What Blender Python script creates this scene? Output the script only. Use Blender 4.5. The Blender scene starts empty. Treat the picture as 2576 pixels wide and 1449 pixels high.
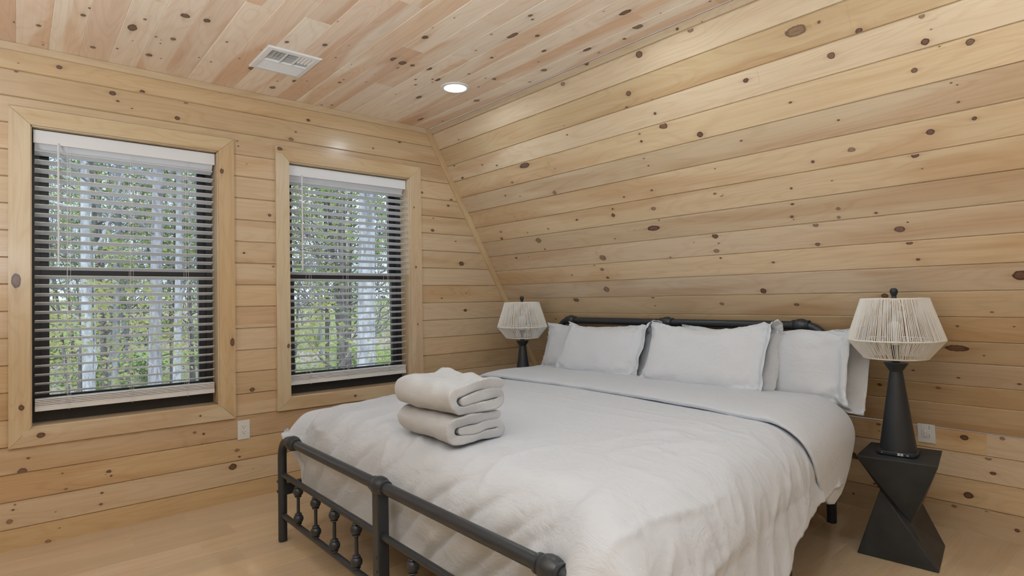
import bpy, bmesh, math, random
from math import sin, cos, pi, radians, sqrt, exp
from mathutils import Vector, Matrix, noise
random.seed(7)
SC = bpy.context.scene
COL = SC.collection

# ------------------------------------------------------------------ camera
cam_d = bpy.data.cameras.new('camera'); cam = bpy.data.objects.new('camera', cam_d); COL.objects.link(cam)
cam.location = (0, 0, 1.2)
CR = Matrix(((0.758948698, 0.000394371, -0.651150304), (-0.650941201, -0.0248885233, -0.75872005), (-0.0165053866, 0.999690155, -0.0186324001)))
cam.rotation_euler = CR.to_euler()
cam_d.sensor_fit = 'HORIZONTAL'; cam_d.sensor_width = 36.0; cam_d.lens = 20.4294
cam_d.clip_start = 0.02; cam_d.clip_end = 400
SC.camera = cam

# ------------------------------------------------------------------ view, world, sun
SC.view_settings.view_transform = 'Standard'; SC.view_settings.look = 'None'
SC.view_settings.exposure = 0.0; SC.view_settings.gamma = 1.0; SC.view_settings.use_curve_mapping = False
W = bpy.data.worlds.new('overcast_sky'); SC.world = W; W.use_nodes = True
wn, wl = W.node_tree.nodes, W.node_tree.links
wbg = wn['Background']
tc = wn.new('ShaderNodeTexCoord'); nz = wn.new('ShaderNodeTexNoise'); nz.inputs['Scale'].default_value = 2.2; nz.inputs['Detail'].default_value = 6
wr = wn.new('ShaderNodeValToRGB'); wr.color_ramp.elements[0].position = .35; wr.color_ramp.elements[1].position = .65
wr.color_ramp.elements[0].color = (.50, .64, .95, 1); wr.color_ramp.elements[1].color = (.86, .92, 1.0, 1)
wl.new(tc.outputs['Generated'], nz.inputs['Vector']); wl.new(nz.outputs['Fac'], wr.inputs['Fac']); wl.new(wr.outputs['Color'], wbg.inputs['Color'])
wbg.inputs['Strength'].default_value = 1.9

def light(name, kind, loc, energy, color=(1, 1, 1), size=.1, rot=(0, 0, 0), spread=180, shape='DISK'):
    d = bpy.data.lights.new(name, kind); o = bpy.data.objects.new(name, d); COL.objects.link(o)
    d.energy = energy; d.color = color; o.location = loc; o.rotation_euler = rot
    if kind == 'AREA': d.shape = shape; d.size = size; d.spread = radians(spread)
    return o
sun = light('sun', 'SUN', (0, -20, 30), 1.5, (1, .97, .9), rot=(radians(38), 0, radians(-25))); sun.data.angle = radians(8)
# recessed ceiling lamps of the room: the first is the one in view
LAMPS = [(2.085, 2.94), (2.085, 1.61), (2.085, .28), (.55, 1.61), (.55, .28), (-1.0, 1.61), (-1.0, .28), (2.085, -1.05), (.55, -1.05), (-1.0, 2.94)]
LAMP_COL = (.80, .92, 1.0)
for lx, ly in LAMPS:
    light('ceiling_lamp', 'AREA', (lx, ly, 2.508), 4.0 if lx > 2 else 2.2, LAMP_COL, size=.125, spread=178)

# two unseen fill lights added behind and beside the camera to brighten the ceiling
light('added_ceiling_fill', 'AREA', (-.15, -.10, 1.62), 74.0, (.82, .93, 1.0), size=.4, rot=(radians(180 - 14), 0, radians(-42)))
light('added_ceiling_fill', 'AREA', (-.95, 1.6, 1.15), 34.0, (.82, .92, 1.0), size=.4, rot=(radians(180 - 10), 0, radians(-70)))

# ------------------------------------------------------------------ helpers
def tag(o, label=None, cat=None, group=None, kind=None):
    if label: o['label'] = label
    if cat: o['category'] = cat
    if group: o['group'] = group
    if kind: o['kind'] = kind
    return o
def empty(name, loc=(0, 0, 0), rz=0):
    o = bpy.data.objects.new(name, None); COL.objects.link(o); o.location = loc; o.rotation_euler = (0, 0, rz)
    o.empty_display_size = .05
    return o
def obj(name, bm, mat, parent=None, smooth=True, loc=None, angle=40, merge=False):
    if merge: bmesh.ops.remove_doubles(bm, verts=bm.verts, dist=1e-5)
    me = bpy.data.meshes.new(name); bm.to_mesh(me); bm.free()
    if isinstance(mat, (list, tuple)):
        for m in mat: me.materials.append(m)
    else: me.materials.append(mat)
    o = bpy.data.objects.new(name, me); COL.objects.link(o)
    if smooth:
        me.shade_smooth() if hasattr(me, 'shade_smooth') else None
        if hasattr(me, 'set_sharp_from_angle'): me.set_sharp_from_angle(angle=radians(angle))
    if parent: o.parent = parent
    if loc: o.location = loc
    return o
def copy_tree(o, parent=None):
    c = o.copy(); COL.objects.link(c); c.parent = parent
    for ch in list(o.children): copy_tree(ch, c)
    return c
def box(bm, x0, x1, y0, y1, z0, z1, bev=0, mi=0):
    vs = [bm.verts.new(p) for p in ((x0, y0, z0), (x1, y0, z0), (x1, y1, z0), (x0, y1, z0), (x0, y0, z1), (x1, y0, z1), (x1, y1, z1), (x0, y1, z1))]
    fs = [bm.faces.new([vs[i] for i in f]) for f in ((3, 2, 1, 0), (4, 5, 6, 7), (0, 1, 5, 4), (1, 2, 6, 5), (2, 3, 7, 6), (3, 0, 4, 7))]
    for f in fs: f.material_index = mi
    if bev:
        es = list({e for f in fs for e in f.edges})
        r = bmesh.ops.bevel(bm, geom=es, offset=bev, segments=2, affect='EDGES', profile=.6)
        for f in r['faces']: f.material_index = mi
    return vs
def frame_of(d):
    d = d.normalized(); a = Vector((0, 0, 1)) if abs(d.z) < .9 else Vector((1, 0, 0))
    u = d.cross(a).normalized(); return u, d.cross(u).normalized()
def tube(bm, pts, r, seg=12, cap=True, mi=0):
    pts = [Vector(p) for p in pts]; n = len(pts)
    rs = r if isinstance(r, (list, tuple)) else [r] * n
    rings = []; u = None
    for i, p in enumerate(pts):
        d = (pts[min(i + 1, n - 1)] - pts[max(i - 1, 0)]).normalized()
        if u is None: u, v = frame_of(d)
        else:
            u = (u - d * u.dot(d)).normalized(); v = d.cross(u).normalized()
        rings.append([bm.verts.new(p + (u * cos(2 * pi * k / seg) + v * sin(2 * pi * k / seg)) * rs[i]) for k in range(seg)])
    for a, b in zip(rings, rings[1:]):
        for k in range(seg):
            f = bm.faces.new((a[k], a[(k + 1) % seg], b[(k + 1) % seg], b[k])); f.material_index = mi
    if cap:
        for rg in (rings[0][::-1], rings[-1]):
            f = bm.faces.new(rg); f.material_index = mi
    return rings
def lathe(bm, prof, c=(0, 0, 0), seg=32, axis='Z', mi=0):
    c = Vector(c); rings = []
    for r, h in prof:
        rg = []
        if r < 1e-6:
            p = {'Z': Vector((0, 0, h)), 'Y': Vector((0, h, 0)), 'X': Vector((h, 0, 0))}[axis]
            rings.append([bm.verts.new(c + p)]); continue
        for k in range(seg):
            a = 2 * pi * k / seg; q, s = r * cos(a), r * sin(a)
            p = {'Z': Vector((q, s, h)), 'Y': Vector((s, h, q)), 'X': Vector((h, q, s))}[axis]
            rg.append(bm.verts.new(c + p))
        rings.append(rg)
    for a, b in zip(rings, rings[1:]):
        for k in range(seg):
            k2 = (k + 1) % seg
            if len(a) == 1 and len(b) == 1: continue
            if len(a) == 1: f = bm.faces.new((a[0], b[k2], b[k]))
            elif len(b) == 1: f = bm.faces.new((a[k], a[k2], b[0]))
            else: f = bm.faces.new((a[k], a[k2], b[k2], b[k]))
            f.material_index = mi
    return rings
def ball(bm, c, r, seg=20, n=12, axis='Z', sq=1.0, mi=0):
    lathe(bm, [(r * sin(pi * i / n), -r * sq * cos(pi * i / n)) for i in range(n + 1)], c, seg, axis, mi)
def sstep(a, b, x):
    t = max(0.0, min(1.0, (x - a) / (b - a))); return t * t * (3 - 2 * t)
def lerp(a, b, t): return a + (b - a) * t

# ------------------------------------------------------------------ materials
class NT:
    def __init__(s, name):
        s.m = bpy.data.materials.new(name); s.m.use_nodes = True
        s.n = s.m.node_tree.nodes; s.l = s.m.node_tree.links
        s.b = s.n['Principled BSDF']; s.out = s.n['Material Output']
    def new(s, t, **kw):
        o = s.n.new(t)
        for k, v in kw.items(): setattr(o, k, v)
        return o
    def sock(s, inp, v):
        if hasattr(v, 'links'): s.l.new(v, inp)
        elif v is not None: inp.default_value = v
    def math(s, op, a, b=None, c=None, clamp=False):
        o = s.new('ShaderNodeMath', operation=op, use_clamp=clamp)
        s.sock(o.inputs[0], a); s.sock(o.inputs[1], b)
        if c is not None: s.sock(o.inputs[2], c)
        return o.outputs[0]
    def mix(s, f, a, b, bt='MIX'):
        o = s.new('ShaderNodeMix', data_type='RGBA', blend_type=bt)
        s.sock(o.inputs[0], f); s.sock(o.inputs[6], a); s.sock(o.inputs[7], b); return o.outputs[2]
    def noise(s, vec, scale, detail=3, rough=.5, dist=0):
        o = s.new('ShaderNodeTexNoise'); s.sock(o.inputs['Vector'], vec)
        o.inputs['Scale'].default_value = scale; o.inputs['Detail'].default_value = detail
        o.inputs['Roughness'].default_value = rough; o.inputs['Distortion'].default_value = dist; return o.outputs['Fac']
    def mapping(s, vec, scale, loc=(0, 0, 0)):
        o = s.new('ShaderNodeMapping'); s.sock(o.inputs['Vector'], vec); o.inputs['Scale'].default_value = scale; o.inputs['Location'].default_value = loc
        return o.outputs[0]
    def ramp(s, f, *el):
        o = s.new('ShaderNodeValToRGB'); s.sock(o.inputs[0], f); cr = o.color_ramp
        while len(cr.elements) < len(el): cr.elements.new(.5)
        for e, (p, c) in zip(cr.elements, el):
            e.position = p; e.color = (c, c, c, 1) if not isinstance(c, tuple) else (*c, 1)
        return o.outputs[0]
    def bump(s, h, strength=.3, dist=.001, normal=None):
        o = s.new('ShaderNodeBump'); o.inputs['Strength'].default_value = strength; o.inputs['Distance'].default_value = dist
        s.sock(o.inputs['Height'], h)
        if normal is not None: s.sock(o.inputs['Normal'], normal)
        s.l.new(o.outputs[0], s.b.inputs['Normal']); return o.outputs[0]
    def attr(s, name, out='Vector'):
        o = s.new('ShaderNodeAttribute', attribute_name=name); return o.outputs[out]
    def coord(s, w='Object'):
        return s.new('ShaderNodeTexCoord').outputs[w]
def simple(name, col, rough=.5, metal=0, spec=.5, bump=None, vary=0):
    t = NT(name); b = t.b
    b.inputs['Base Color'].default_value = (*col, 1); b.inputs['Roughness'].default_value = rough; b.inputs['Metallic'].default_value = metal
    b.inputs['Specular IOR Level'].default_value = spec
    if bump: t.bump(t.noise(t.coord(), bump[0], 4), bump[1], bump[2])
    if vary:
        n = t.noise(t.coord(), 9, 4)
        t.l.new(t.mix(t.ramp(n, (.3, 0.0), (.7, 1.0)), (*[c * (1 - vary) for c in col], 1), (*[min(1, c * (1 + vary)) for c in col], 1)), b.inputs['Base Color'])
    return t.m

def pine(name, grain=1.0, rough=.36, hw=.55, hcol=(.80, .66, .55)):
    """Varnished knotty pine. Corner attributes: g = (metres along board, across, seed), tint = colour of the board,
    k = (position inside a knot patch in knot radii, strength)."""
    t = NT(name); b = t.b
    g = t.attr('g'); tint = t.attr('tint', 'Color'); k = t.attr('k')
    sk = t.new('ShaderNodeSeparateXYZ'); t.l.new(k, sk.inputs[0]); kx, ky, ks = sk.outputs
    # grain bends around a knot
    r2 = t.math('ADD', t.math('MULTIPLY', kx, t.math('MULTIPLY', kx, .30)), t.math('MULTIPLY', ky, ky))
    fall = t.math('MULTIPLY', t.math('POWER', 2.718, t.math('MULTIPLY', r2, -.55)), ks)
    sh = t.math('MULTIPLY', t.math('MULTIPLY', fall, ky), -.012)
    cb = t.new('ShaderNodeCombineXYZ'); t.l.new(sh, cb.inputs[1])
    va = t.new('ShaderNodeVectorMath', operation='ADD'); t.l.new(g, va.inputs[0]); t.l.new(cb.outputs[0], va.inputs[1]); gv = va.outputs[0]
    lowf = t.noise(t.mapping(gv, (.9, 5.5, 3.1)), 1.0, 2, .5, .3)
    bands = t.math('SINE', t.math('MULTIPLY', lowf, 95.0))
    bands = t.math('MULTIPLY_ADD', bands, .5, .5)
    fine = t.noise(t.mapping(gv, (2.5, 130, 7)), 1.0, 3, .6)
    mid = t.noise(t.mapping(gv, (.8, 22, 5)), 1.0, 3, .55)
    heart = t.ramp(t.noise(t.mapping(gv, (.55, 4.2, 9.3), (3, 1, 5)), 1.0, 2, .5, .6), (.53, 0.0), (.60, 1.0))
    blot = t.noise(t.mapping(gv, (1.6, 5, 2)), 1.0, 2)
    c = t.mix(t.math('MULTIPLY', heart, hw), tint, t.mix(1.0, tint, (*hcol, 1), 'MULTIPLY'))
    c = t.mix(t.math('MULTIPLY', t.ramp(bands, (.55, 0.0), (1.0, 1.0)), .20 * grain), c, t.mix(1.0, c, (.74, .60, .46, 1), 'MULTIPLY'))
    c = t.mix(t.math('MULTIPLY', t.ramp(fine, (.35, 0.0), (.75, 1.0)), .26 * grain), c, t.mix(1.0, c, (.72, .62, .50, 1), 'MULTIPLY'))
    c = t.mix(t.math('MULTIPLY', t.ramp(mid, (.35, 0.0), (.7, 1.0)), .38 * grain), c, t.mix(1.0, c, (.86, .78, .68, 1), 'MULTIPLY'))
    c = t.mix(t.math('MULTIPLY', t.ramp(blot, (.45, 0.0), (.8, 1.0)), .35), c, t.mix(1.0, c, (1.08, 1.10, 1.12, 1), 'MULTIPLY'))
    # knot
    wob = t.noise(t.mapping(k, (1.3, 1.3, 0)), 1.0, 3)
    wg = t.noise(t.mapping(g, (60, 60, 11)), 1.0, 2)
    rr = t.math('SQRT', t.math('ADD', t.math('MULTIPLY', kx, kx), t.math('MULTIPLY', ky, ky)))
    rr = t.math('ADD', rr, t.math('MULTIPLY_ADD', wg, .5, -.25))
    core = t.math('MULTIPLY', t.ramp(rr, (.80, 1.0), (1.0, 0.0)), ks)
    ring = t.math('MULTIPLY', t.ramp(rr, (.55, 0.0), (.82, 1.0), (1.02, 0.0)), ks)
    halo = t.math('MULTIPLY', t.math('POWER', 2.718, t.math('MULTIPLY', r2, -.9)), ks)
    ax = t.math('ABSOLUTE', kx)
    tail = t.math('MULTIPLY', t.math('POWER', 2.718, t.math('MULTIPLY', t.math('MULTIPLY', ky, ky), -22.0)), t.math('POWER', 2.718, t.math('MULTIPLY', ax, -1.05)))
    tail = t.math('MULTIPLY', tail, ks)
    c = t.mix(t.math('MULTIPLY', halo, .38, clamp=True), c, (.40, .21, .09, 1))
    c = t.mix(t.math('MULTIPLY', tail, .8, clamp=True), c, (.20, .10, .05, 1))
    c = t.mix(t.math('MULTIPLY', core, 1.1, clamp=True), c, t.mix(wob, (.11, .055, .038, 1), (.22, .115, .075, 1)))
    c = t.mix(t.math('MULTIPLY', ring, 1.0, clamp=True), c, (.045, .024, .018, 1))
    t.l.new(c, b.inputs['Base Color'])
    b.inputs['Roughness'].default_value = rough; b.inputs['Specular IOR Level'].default_value = .45
    b.inputs['Coat Weight'].default_value = .4; b.inputs['Coat Roughness'].default_value = .20
    t.bump(t.math('ADD', fine, t.math('MULTIPLY', bands, .4)), .06, .0008)
    return t.m
M_PINE = pine('varnished_knotty_pine')
M_CEIL = pine('knotty_pine_ceiling', .9, .40, .85, (.86, .70, .58))

def floor_mat():
    t = NT('light_oak_plank_floor'); b = t.b
    g = t.attr('g'); tint = t.attr('tint', 'Color')
    n1 = t.noise(t.mapping(g, (1.2, 16, 5)), 1.0, 4, .6, .4); n2 = t.noise(t.mapping(g, (4, 110, 3)), 1.0, 3)
    n3 = t.noise(t.mapping(g, (1.0, 3.5, 8)), 1.0, 2)
    c = t.mix(t.math('MULTIPLY', t.ramp(n1, (.35, 0.0), (.7, 1.0)), .45), tint, t.mix(1.0, tint, (.80, .71, .60, 1), 'MULTIPLY'))
    c = t.mix(t.math('MULTIPLY', t.ramp(n2, (.4, 0.0), (.75, 1.0)), .3), c, t.mix(1.0, c, (.76, .68, .58, 1), 'MULTIPLY'))
    c = t.mix(t.math('MULTIPLY', n3, .45), c, t.mix(1.0, c, (1.08, 1.04, .96, 1), 'MULTIPLY'))
    t.l.new(c, b.inputs['Base Color']); b.inputs['Roughness'].default_value = .38; b.inputs['Specular IOR Level'].default_value = .4
    t.bump(n2, .05, .0005)
    return t.m
M_FLOOR = floor_mat()

def cloth(name, col, weave=900, ws=.12, creases=.0, rough=.85):
    t = NT(name); b = t.b; co = t.coord()
    b.inputs['Base Color'].default_value = (*col, 1); b.inputs['Roughness'].default_value = rough
    b.inputs['Specular IOR Level'].default_value = .15; b.inputs['Sheen Weight'].default_value = .15; b.inputs['Sheen Roughness'].default_value = .5
    w = t.noise(co, weave, 2)
    if creases:
        cr = t.noise(t.mapping(co, (9, 5, 9)), 1.0, 5, .62, 1.2)
        cr2 = t.noise(t.mapping(co, (26, 14, 26)), 1.0, 4, .6, .8)
        h = t.math('ADD', t.math('MULTIPLY', cr, 1.0), t.math('ADD', t.math('MULTIPLY', cr2, .35), t.math('MULTIPLY', w, .02)))
        t.bump(h, creases, .012)
    else: t.bump(w, ws, .004)
    return t.m
M_DUVET = cloth('white_cotton_duvet', (.565, .61, .685), creases=.6)
M_SHEET = cloth('white_cotton_sheet', (.575, .615, .68), creases=.35)
M_PILLOW = cloth('white_cotton_pillowcase', (.63, .67, .73), creases=.5)
M_TOWEL = cloth('white_terry_towel', (.58, .615, .67), weave=340, ws=.8, rough=.95)
M_IRON = simple('matte_black_metal', (.028, .034, .043), .36, .0, .5, bump=(300, .05, .0005))
M_LAMPB = simple('matte_black_lamp_base', (.027, .033, .041), .42, 0, .4, bump=(420, .12, .0006))
M_TABLE = simple('rough_black_painted_wood', (.030, .035, .040), .50, 0, .4, bump=(260, .45, .0012), vary=.25)
M_CORD = simple('cream_cotton_string', (.80, .79, .76), .85, 0, .2)
M_WHITEP = simple('white_plastic', (.72, .74, .76), .35, 0, .5)
M_WHITEM = simple('white_painted_metal', (.80, .80, .80), .4, 0, .5)
M_DARK = simple('dark_slot', (.015, .015, .015), .6)
M_SASH = simple('black_window_frame', (.030, .031, .034), .45, 0, .4)
M_SLAT = simple('white_blind_slat', (.78, .80, .84), .42, 0, .4)
M_SLATC = simple('white_blind_cord', (.75, .75, .74), .8)
M_LED = simple('white_label', (.75, .76, .78), .5)
def glass():
    t = NT('window_glass'); n = t
    tr = n.new('ShaderNodeBsdfTransparent'); gl = n.new('ShaderNodeBsdfGlossy'); gl.inputs['Roughness'].default_value = .02
    tr.inputs['Color'].default_value = (.95, .97, .96, 1)
    fr = n.new('ShaderNodeFresnel'); fr.inputs['IOR'].default_value = 1.35
    mx = n.new('ShaderNodeMixShader'); n.l.new(n.math('MULTIPLY', fr.outputs[0], .7), mx.inputs[0]); n.l.new(tr.outputs[0], mx.inputs[1]); n.l.new(gl.outputs[0], mx.inputs[2])
    n.l.new(mx.outputs[0], n.out.inputs['Surface']); return t.m
M_GLASS = glass()
def bulb_glow():
    t = NT('lit_lamp_diffuser'); t.b.inputs['Base Color'].default_value = (.9, .9, .9, 1)
    t.b.inputs['Emission Color'].default_value = (.88, .95, 1, 1); t.b.inputs['Emission Strength'].default_value = 6; return t.m
M_GLOW = bulb_glow()

# ------------------------------------------------------------------ boards
class Wood:
    """Boards with V-grooves, each corner carrying grain coordinates, tint and knot coordinates."""
    def __init__(s):
        s.bm = bmesh.new(); L = s.bm.loops.layers
        s.g = L.float_vector.new('g'); s.k = L.float_vector.new('k'); s.c = L.float_color.new('tint')
    def face(s, pts, gs, seed, tint, ks=None):
        vs = [s.bm.verts.new(p) for p in pts]
        f = s.bm.faces.new(vs)
        for i, l in enumerate(f.loops):
            l[s.g] = (gs[i][0] + seed * 7.3, gs[i][1] + seed * 1.7, seed * 3.1)
            l[s.c] = (*tint, 1); l[s.k] = ks[i] if ks else (9, 9, 0)
        return f
def pine_tint(var=.10, warm=None):
    base = (.66, .525, .355) if warm is None else warm
    v = random.uniform(1 - var, 1 + var * .9); w = random.uniform(-.09, .08)
    return (min(.9, base[0] * v), base[1] * v * (1 - w * .5), base[2] * v * (1 - w * 1.8))
def planks(wd, o, U, V, N, vedges, urange, knots=(), holes=(), umax=None, groove=.0042, depth=.008, joint=None, tintf=pine_tint, seed0=0, grain_flip=False):
    o, U, V, N = Vector(o), Vector(U), Vector(V), Vector(N)
    P = lambda u, v, h: o + U * u + V * v + N * h
    flip = U.cross(V).dot(N) < 0
    def add(q, gs, seed, tint, ks=None):
        if flip: q = q[::-1]; gs = gs[::-1]; ks = ks[::-1] if ks else None
        wd.face(q, gs, seed, tint, ks)
    for bi, (v0, v1) in enumerate(zip(vedges, vedges[1:])):
        seed = seed0 + bi + random.random()
        # joints along the board
        cuts = [urange[0]]
        while joint:
            nx = cuts[-1] + random.uniform(*joint)
            if nx >= urange[1] - .3: break
            cuts.append(nx)
        cuts.append(urange[1])
        br = [(v0, -depth), (v0 + groove, 0), (v1 - groove, 0), (v1, -depth)]
        for h in holes:
            for hv in (h[2], h[3]):
                if v0 + groove < hv < v1 - groove: br.append((hv, 0))
        br.sort()
        for ci, (ua, ub) in enumerate(zip(cuts, cuts[1:])):
            sd = seed + ci * .37; tint = tintf()
            for (a, ha), (b_, hb) in zip(br, br[1:]):
                m = (a + b_) / 2; segs = [(ua, ub)]
                for h in holes:
                    if h[2] - 1e-4 < m < h[3] + 1e-4:
                        ns = []
                        for p, q in segs:
                            if h[1] <= p or h[0] >= q: ns.append((p, q)); continue
                            if p < h[0]: ns.append((p, h[0]))
                            if q > h[1]: ns.append((h[1], q))
                        segs = ns
                for p, q in segs:
                    qa = qb = q
                    if umax: qa, qb = min(q, umax(a)), min(q, umax(b_))
                    if qa <= p + 1e-4 and qb <= p + 1e-4: continue
                    add([P(p, a, ha), P(qa, a, ha), P(qb, b_, hb), P(p, b_, hb)], [(p, a), (qa, a), (qb, b_), (p, b_)], sd, tint)
            for (ku, kv, kr) in knots:
                if not (v0 <= kv < v1 and ua <= ku < ub): continue
                kr = max(kr * 1.02, .004)
                kv = min(max(kv, v0 + groove + .25 * kr), v1 - groove - .25 * kr)
                asp = random.uniform(.62, .95) if kr < .03 else random.uniform(.28, .5)
                ex = random.choice((1, 1, .8, .6)); ru, rv = kr, kr * asp
                u0, u1 = ku - 4.2 * ru, ku + 4.2 * ru
                u0, u1 = max(u0, ua), min(u1, ub)
                w0, w1 = max(kv - 2.6 * rv, v0 + groove + .0003), min(kv + 2.6 * rv, v1 - groove - .0003)
                if umax: u1 = min(u1, umax(w0), umax(w1))
                if any(u1 > h[0] and u0 < h[1] and w1 > h[2] and w0 < h[3] for h in holes): continue
                if u1 - u0 < ru or w1 - w0 < .003: continue
                NX, NY = 8, 4; wd.nk = getattr(wd, 'nk', 0) + 1; hk = .0003 + .00011 * (wd.nk % 9)
                for i in range(NX):
                    for j in range(NY):
                        q = []; gs = []; ks = []
                        for (ii, jj) in ((i, j), (i + 1, j), (i + 1, j + 1), (i, j + 1)):
                            uu, vv = lerp(u0, u1, ii / NX), lerp(w0, w1, jj / NY)
                            s_ = 1.0 if 0 < ii < NX else 0.0
                            q.append(P(uu, vv, hk)); gs.append((uu, vv)); ks.append(((uu - ku) / ru, (vv - kv) / rv, s_ * ex))
                        add(q, gs, sd, tint, ks)
def outer_face(wd, o, U, V, N, v0, v1, urange, t, holes=(), umax=None):
    """the outer side of a wall of thickness t, with its rim"""
    o = Vector(o) - Vector(N) * t; Nn = -Vector(N)
    planks(wd, o, U, V, Nn, [v0, v1], urange, (), holes, umax, groove=.0001, depth=0, seed0=900)
    U, V = Vector(U), Vector(V); ua, ub = urange
    ea, eb = (min(ub, umax(v0)), min(ub, umax(v1))) if umax else (ub, ub)
    c = [(ua, v0), (ea, v0), (eb, v1), (ua, v1)]
    for a, b in zip(c, c[1:] + c[:1]):
        q = [o + U * a[0] + V * a[1], o + U * b[0] + V * b[1], o + U * b[0] + V * b[1] + Vector(N) * (t - .003), o + U * a[0] + V * a[1] + Vector(N) * (t - .003)]
        wd.face(q, [a, b, b, a], 900, (.5, .38, .25))
def extra_knots(n, ur, vr, rmin=.003, rmax=.012):
    return [(random.uniform(*ur), random.uniform(*vr), rmin + (rmax - rmin) * random.random() ** 2.2) for _ in range(n)]
def wood_prism(wd, poly, h0, h1, o, U, V, N, along, tint, seed):
    """A board cut to the polygon poly (u,v), from height h0 to h1 along N; grain runs along 'u' or 'v' or an angle vector."""
    o, U, V, N = Vector(o), Vector(U), Vector(V), Vector(N)
    P = lambda u, v, h: o + U * u + V * v + N * h
    al = {'u': (1, 0), 'v': (0, 1)}.get(along, along)
    G = lambda u, v: (u * al[0] + v * al[1], -u * al[1] + v * al[0])
    flip = U.cross(V).dot(N) < 0
    n = len(poly); e = .0025
    cx_, cy_ = sum(p[0] for p in poly) / n, sum(p[1] for p in poly) / n
    def sh(p):
        d = Vector((cx_ - p[0], cy_ - p[1])); d.normalize(); return (p[0] + d.x * e, p[1] + d.y * e)
    top = [sh(p) for p in poly]
    def add(q, gs): wd.face(q[::-1] if flip else q, gs[::-1] if flip else gs, seed, tint)
    add([P(*p, h1) for p in top], [G(*p) for p in top])
    add([P(*p, h0) for p in poly][::-1], [G(*p) for p in poly][::-1])
    for i in range(n):
        a, b_ = poly[i], poly[(i + 1) % n]; ta, tb = top[i], top[(i + 1) % n]
        add([P(*a, h0), P(*b_, h0), P(*b_, h1 - e), P(*a, h1 - e)], [G(*a), G(*b_), (G(*b_)[0], G(*b_)[1] + h1), (G(*a)[0], G(*a)[1] + h1)])
        add([P(*a, h1 - e), P(*b_, h1 - e), P(*tb, h1), P(*ta, h1)], [G(*a), G(*b_), G(*tb), G(*ta)])

# ------------------------------------------------------------------ the room shell
SX, CZ, WY, KX = 2.4398, 2.52, 3.804, 3.60          # slope top x, ceiling height, window wall, knee wall
SU = Vector((.49886823, 0, -.86667785)); SN = Vector((-.86667785, 0, -.49886823))
XB, YB = -2.3, -2.0                                   # walls behind the camera
def slope_x(z):
    return min(KX, SX + (CZ - z) * .49886823 / .86667785)
HOLES = [(.071, .932, .597, 2.115), (1.366, 2.250, .590, 2.112)]
KN_SLOPE = [(2.384,0.061,0.0183),(1.834,0.068,0.0206),(1.527,0.047,0.0166),(1.590,0.024,0.0084),(1.974,0.238,0.0176),(2.497,0.352,0.0077),(1.991,0.467,0.0083),(1.995,0.510,0.0084),(1.855,0.383,0.0093),(2.014,0.309,0.0096),(1.640,0.554,0.0167),(1.829,0.460,0.0267),(2.957,0.465,0.0510),(2.700,0.538,0.0065),(2.171,0.004,0.0152),(3.509,0.149,0.0064),(3.695,0.314,0.0115),(3.226,0.412,0.0089),(3.377,0.377,0.0073),(3.662,0.429,0.0144),(2.492,0.294,0.0038),(1.844,0.311,0.0046),(2.017,0.609,0.0064),(2.003,0.656,0.0057),(1.071,0.220,0.0477),(0.977,0.217,0.0072),(0.842,0.302,0.0140),(1.334,0.357,0.0139),(0.635,0.419,0.0142),(0.631,0.323,0.0102),(0.610,0.380,0.0037),(0.502,0.465,0.0145),(0.684,0.514,0.0122),(1.165,0.512,0.0079),(0.988,0.642,0.0065),(0.577,0.597,0.0047),(0.559,0.610,0.0038),(0.564,0.677,0.0062),(0.963,0.786,0.0176),(0.669,0.774,0.0150),(0.734,0.861,0.0145),(1.134,0.809,0.0081),(1.437,0.635,0.0068),(0.524,0.754,0.0086),(0.960,0.364,0.0156),(3.665,0.436,0.0212),(3.274,0.641,0.0091),(3.126,0.671,0.0062),(3.145,0.559,0.0133),(2.787,0.697,0.0168),(2.246,0.815,0.0083),(2.037,0.804,0.0094),(3.497,0.916,0.0097),(3.522,0.974,0.0136),(3.209,0.954,0.0055),(2.984,0.948,0.0089),(2.688,0.914,0.0109),(2.376,0.921,0.0141),(2.363,0.879,0.0078),(2.069,0.918,0.0177),(1.626,0.901,0.0119),(1.659,0.887,0.0094),(2.117,1.043,0.0451),(2.059,0.996,0.0074),(2.431,1.083,0.0064),(3.129,1.028,0.0274),(3.101,1.103,0.0073),(3.452,1.150,0.0136),(2.593,1.212,0.0294),(2.639,1.301,0.0171),(2.692,1.259,0.0069),(2.618,1.366,0.0120),(2.940,1.331,0.0072),(2.669,1.458,0.0261),(1.553,1.498,0.0180),(2.999,1.540,0.0278),(2.306,1.527,0.0106),(1.829,1.581,0.0163),(2.311,1.594,0.0057),(3.306,1.715,0.0099),(1.735,1.137,0.0195),(1.756,1.229,0.0198),(1.744,1.276,0.0071),(2.070,1.255,0.0091),(1.727,1.182,0.0056),(1.261,0.923,0.0067),(1.275,1.006,0.0086),(1.294,1.073,0.0087),(1.288,1.089,0.0037),(1.074,1.059,0.0105),(1.081,1.104,0.0088),(0.923,1.102,0.0079),(1.192,1.132,0.0146),(1.206,1.237,0.0136),(0.844,1.194,0.0223),(0.808,1.163,0.0044),(0.817,1.266,0.0134),(0.797,1.352,0.0090),(1.453,1.324,0.0093),(1.392,1.589,0.0134),(0.963,1.540,0.0168),(0.454,1.450,0.0266),(0.565,1.630,0.0076),(0.698,1.706,0.0068),(0.498,1.703,0.0043),(1.072,0.916,0.0046),(0.719,0.924,0.0031),(0.716,1.829,0.0500),(0.619,1.863,0.0047),(0.912,1.975,0.0072),(0.731,2.000,0.0069),(0.509,2.010,0.0083),(1.079,2.083,0.0109),(0.821,2.071,0.0122)]
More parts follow.
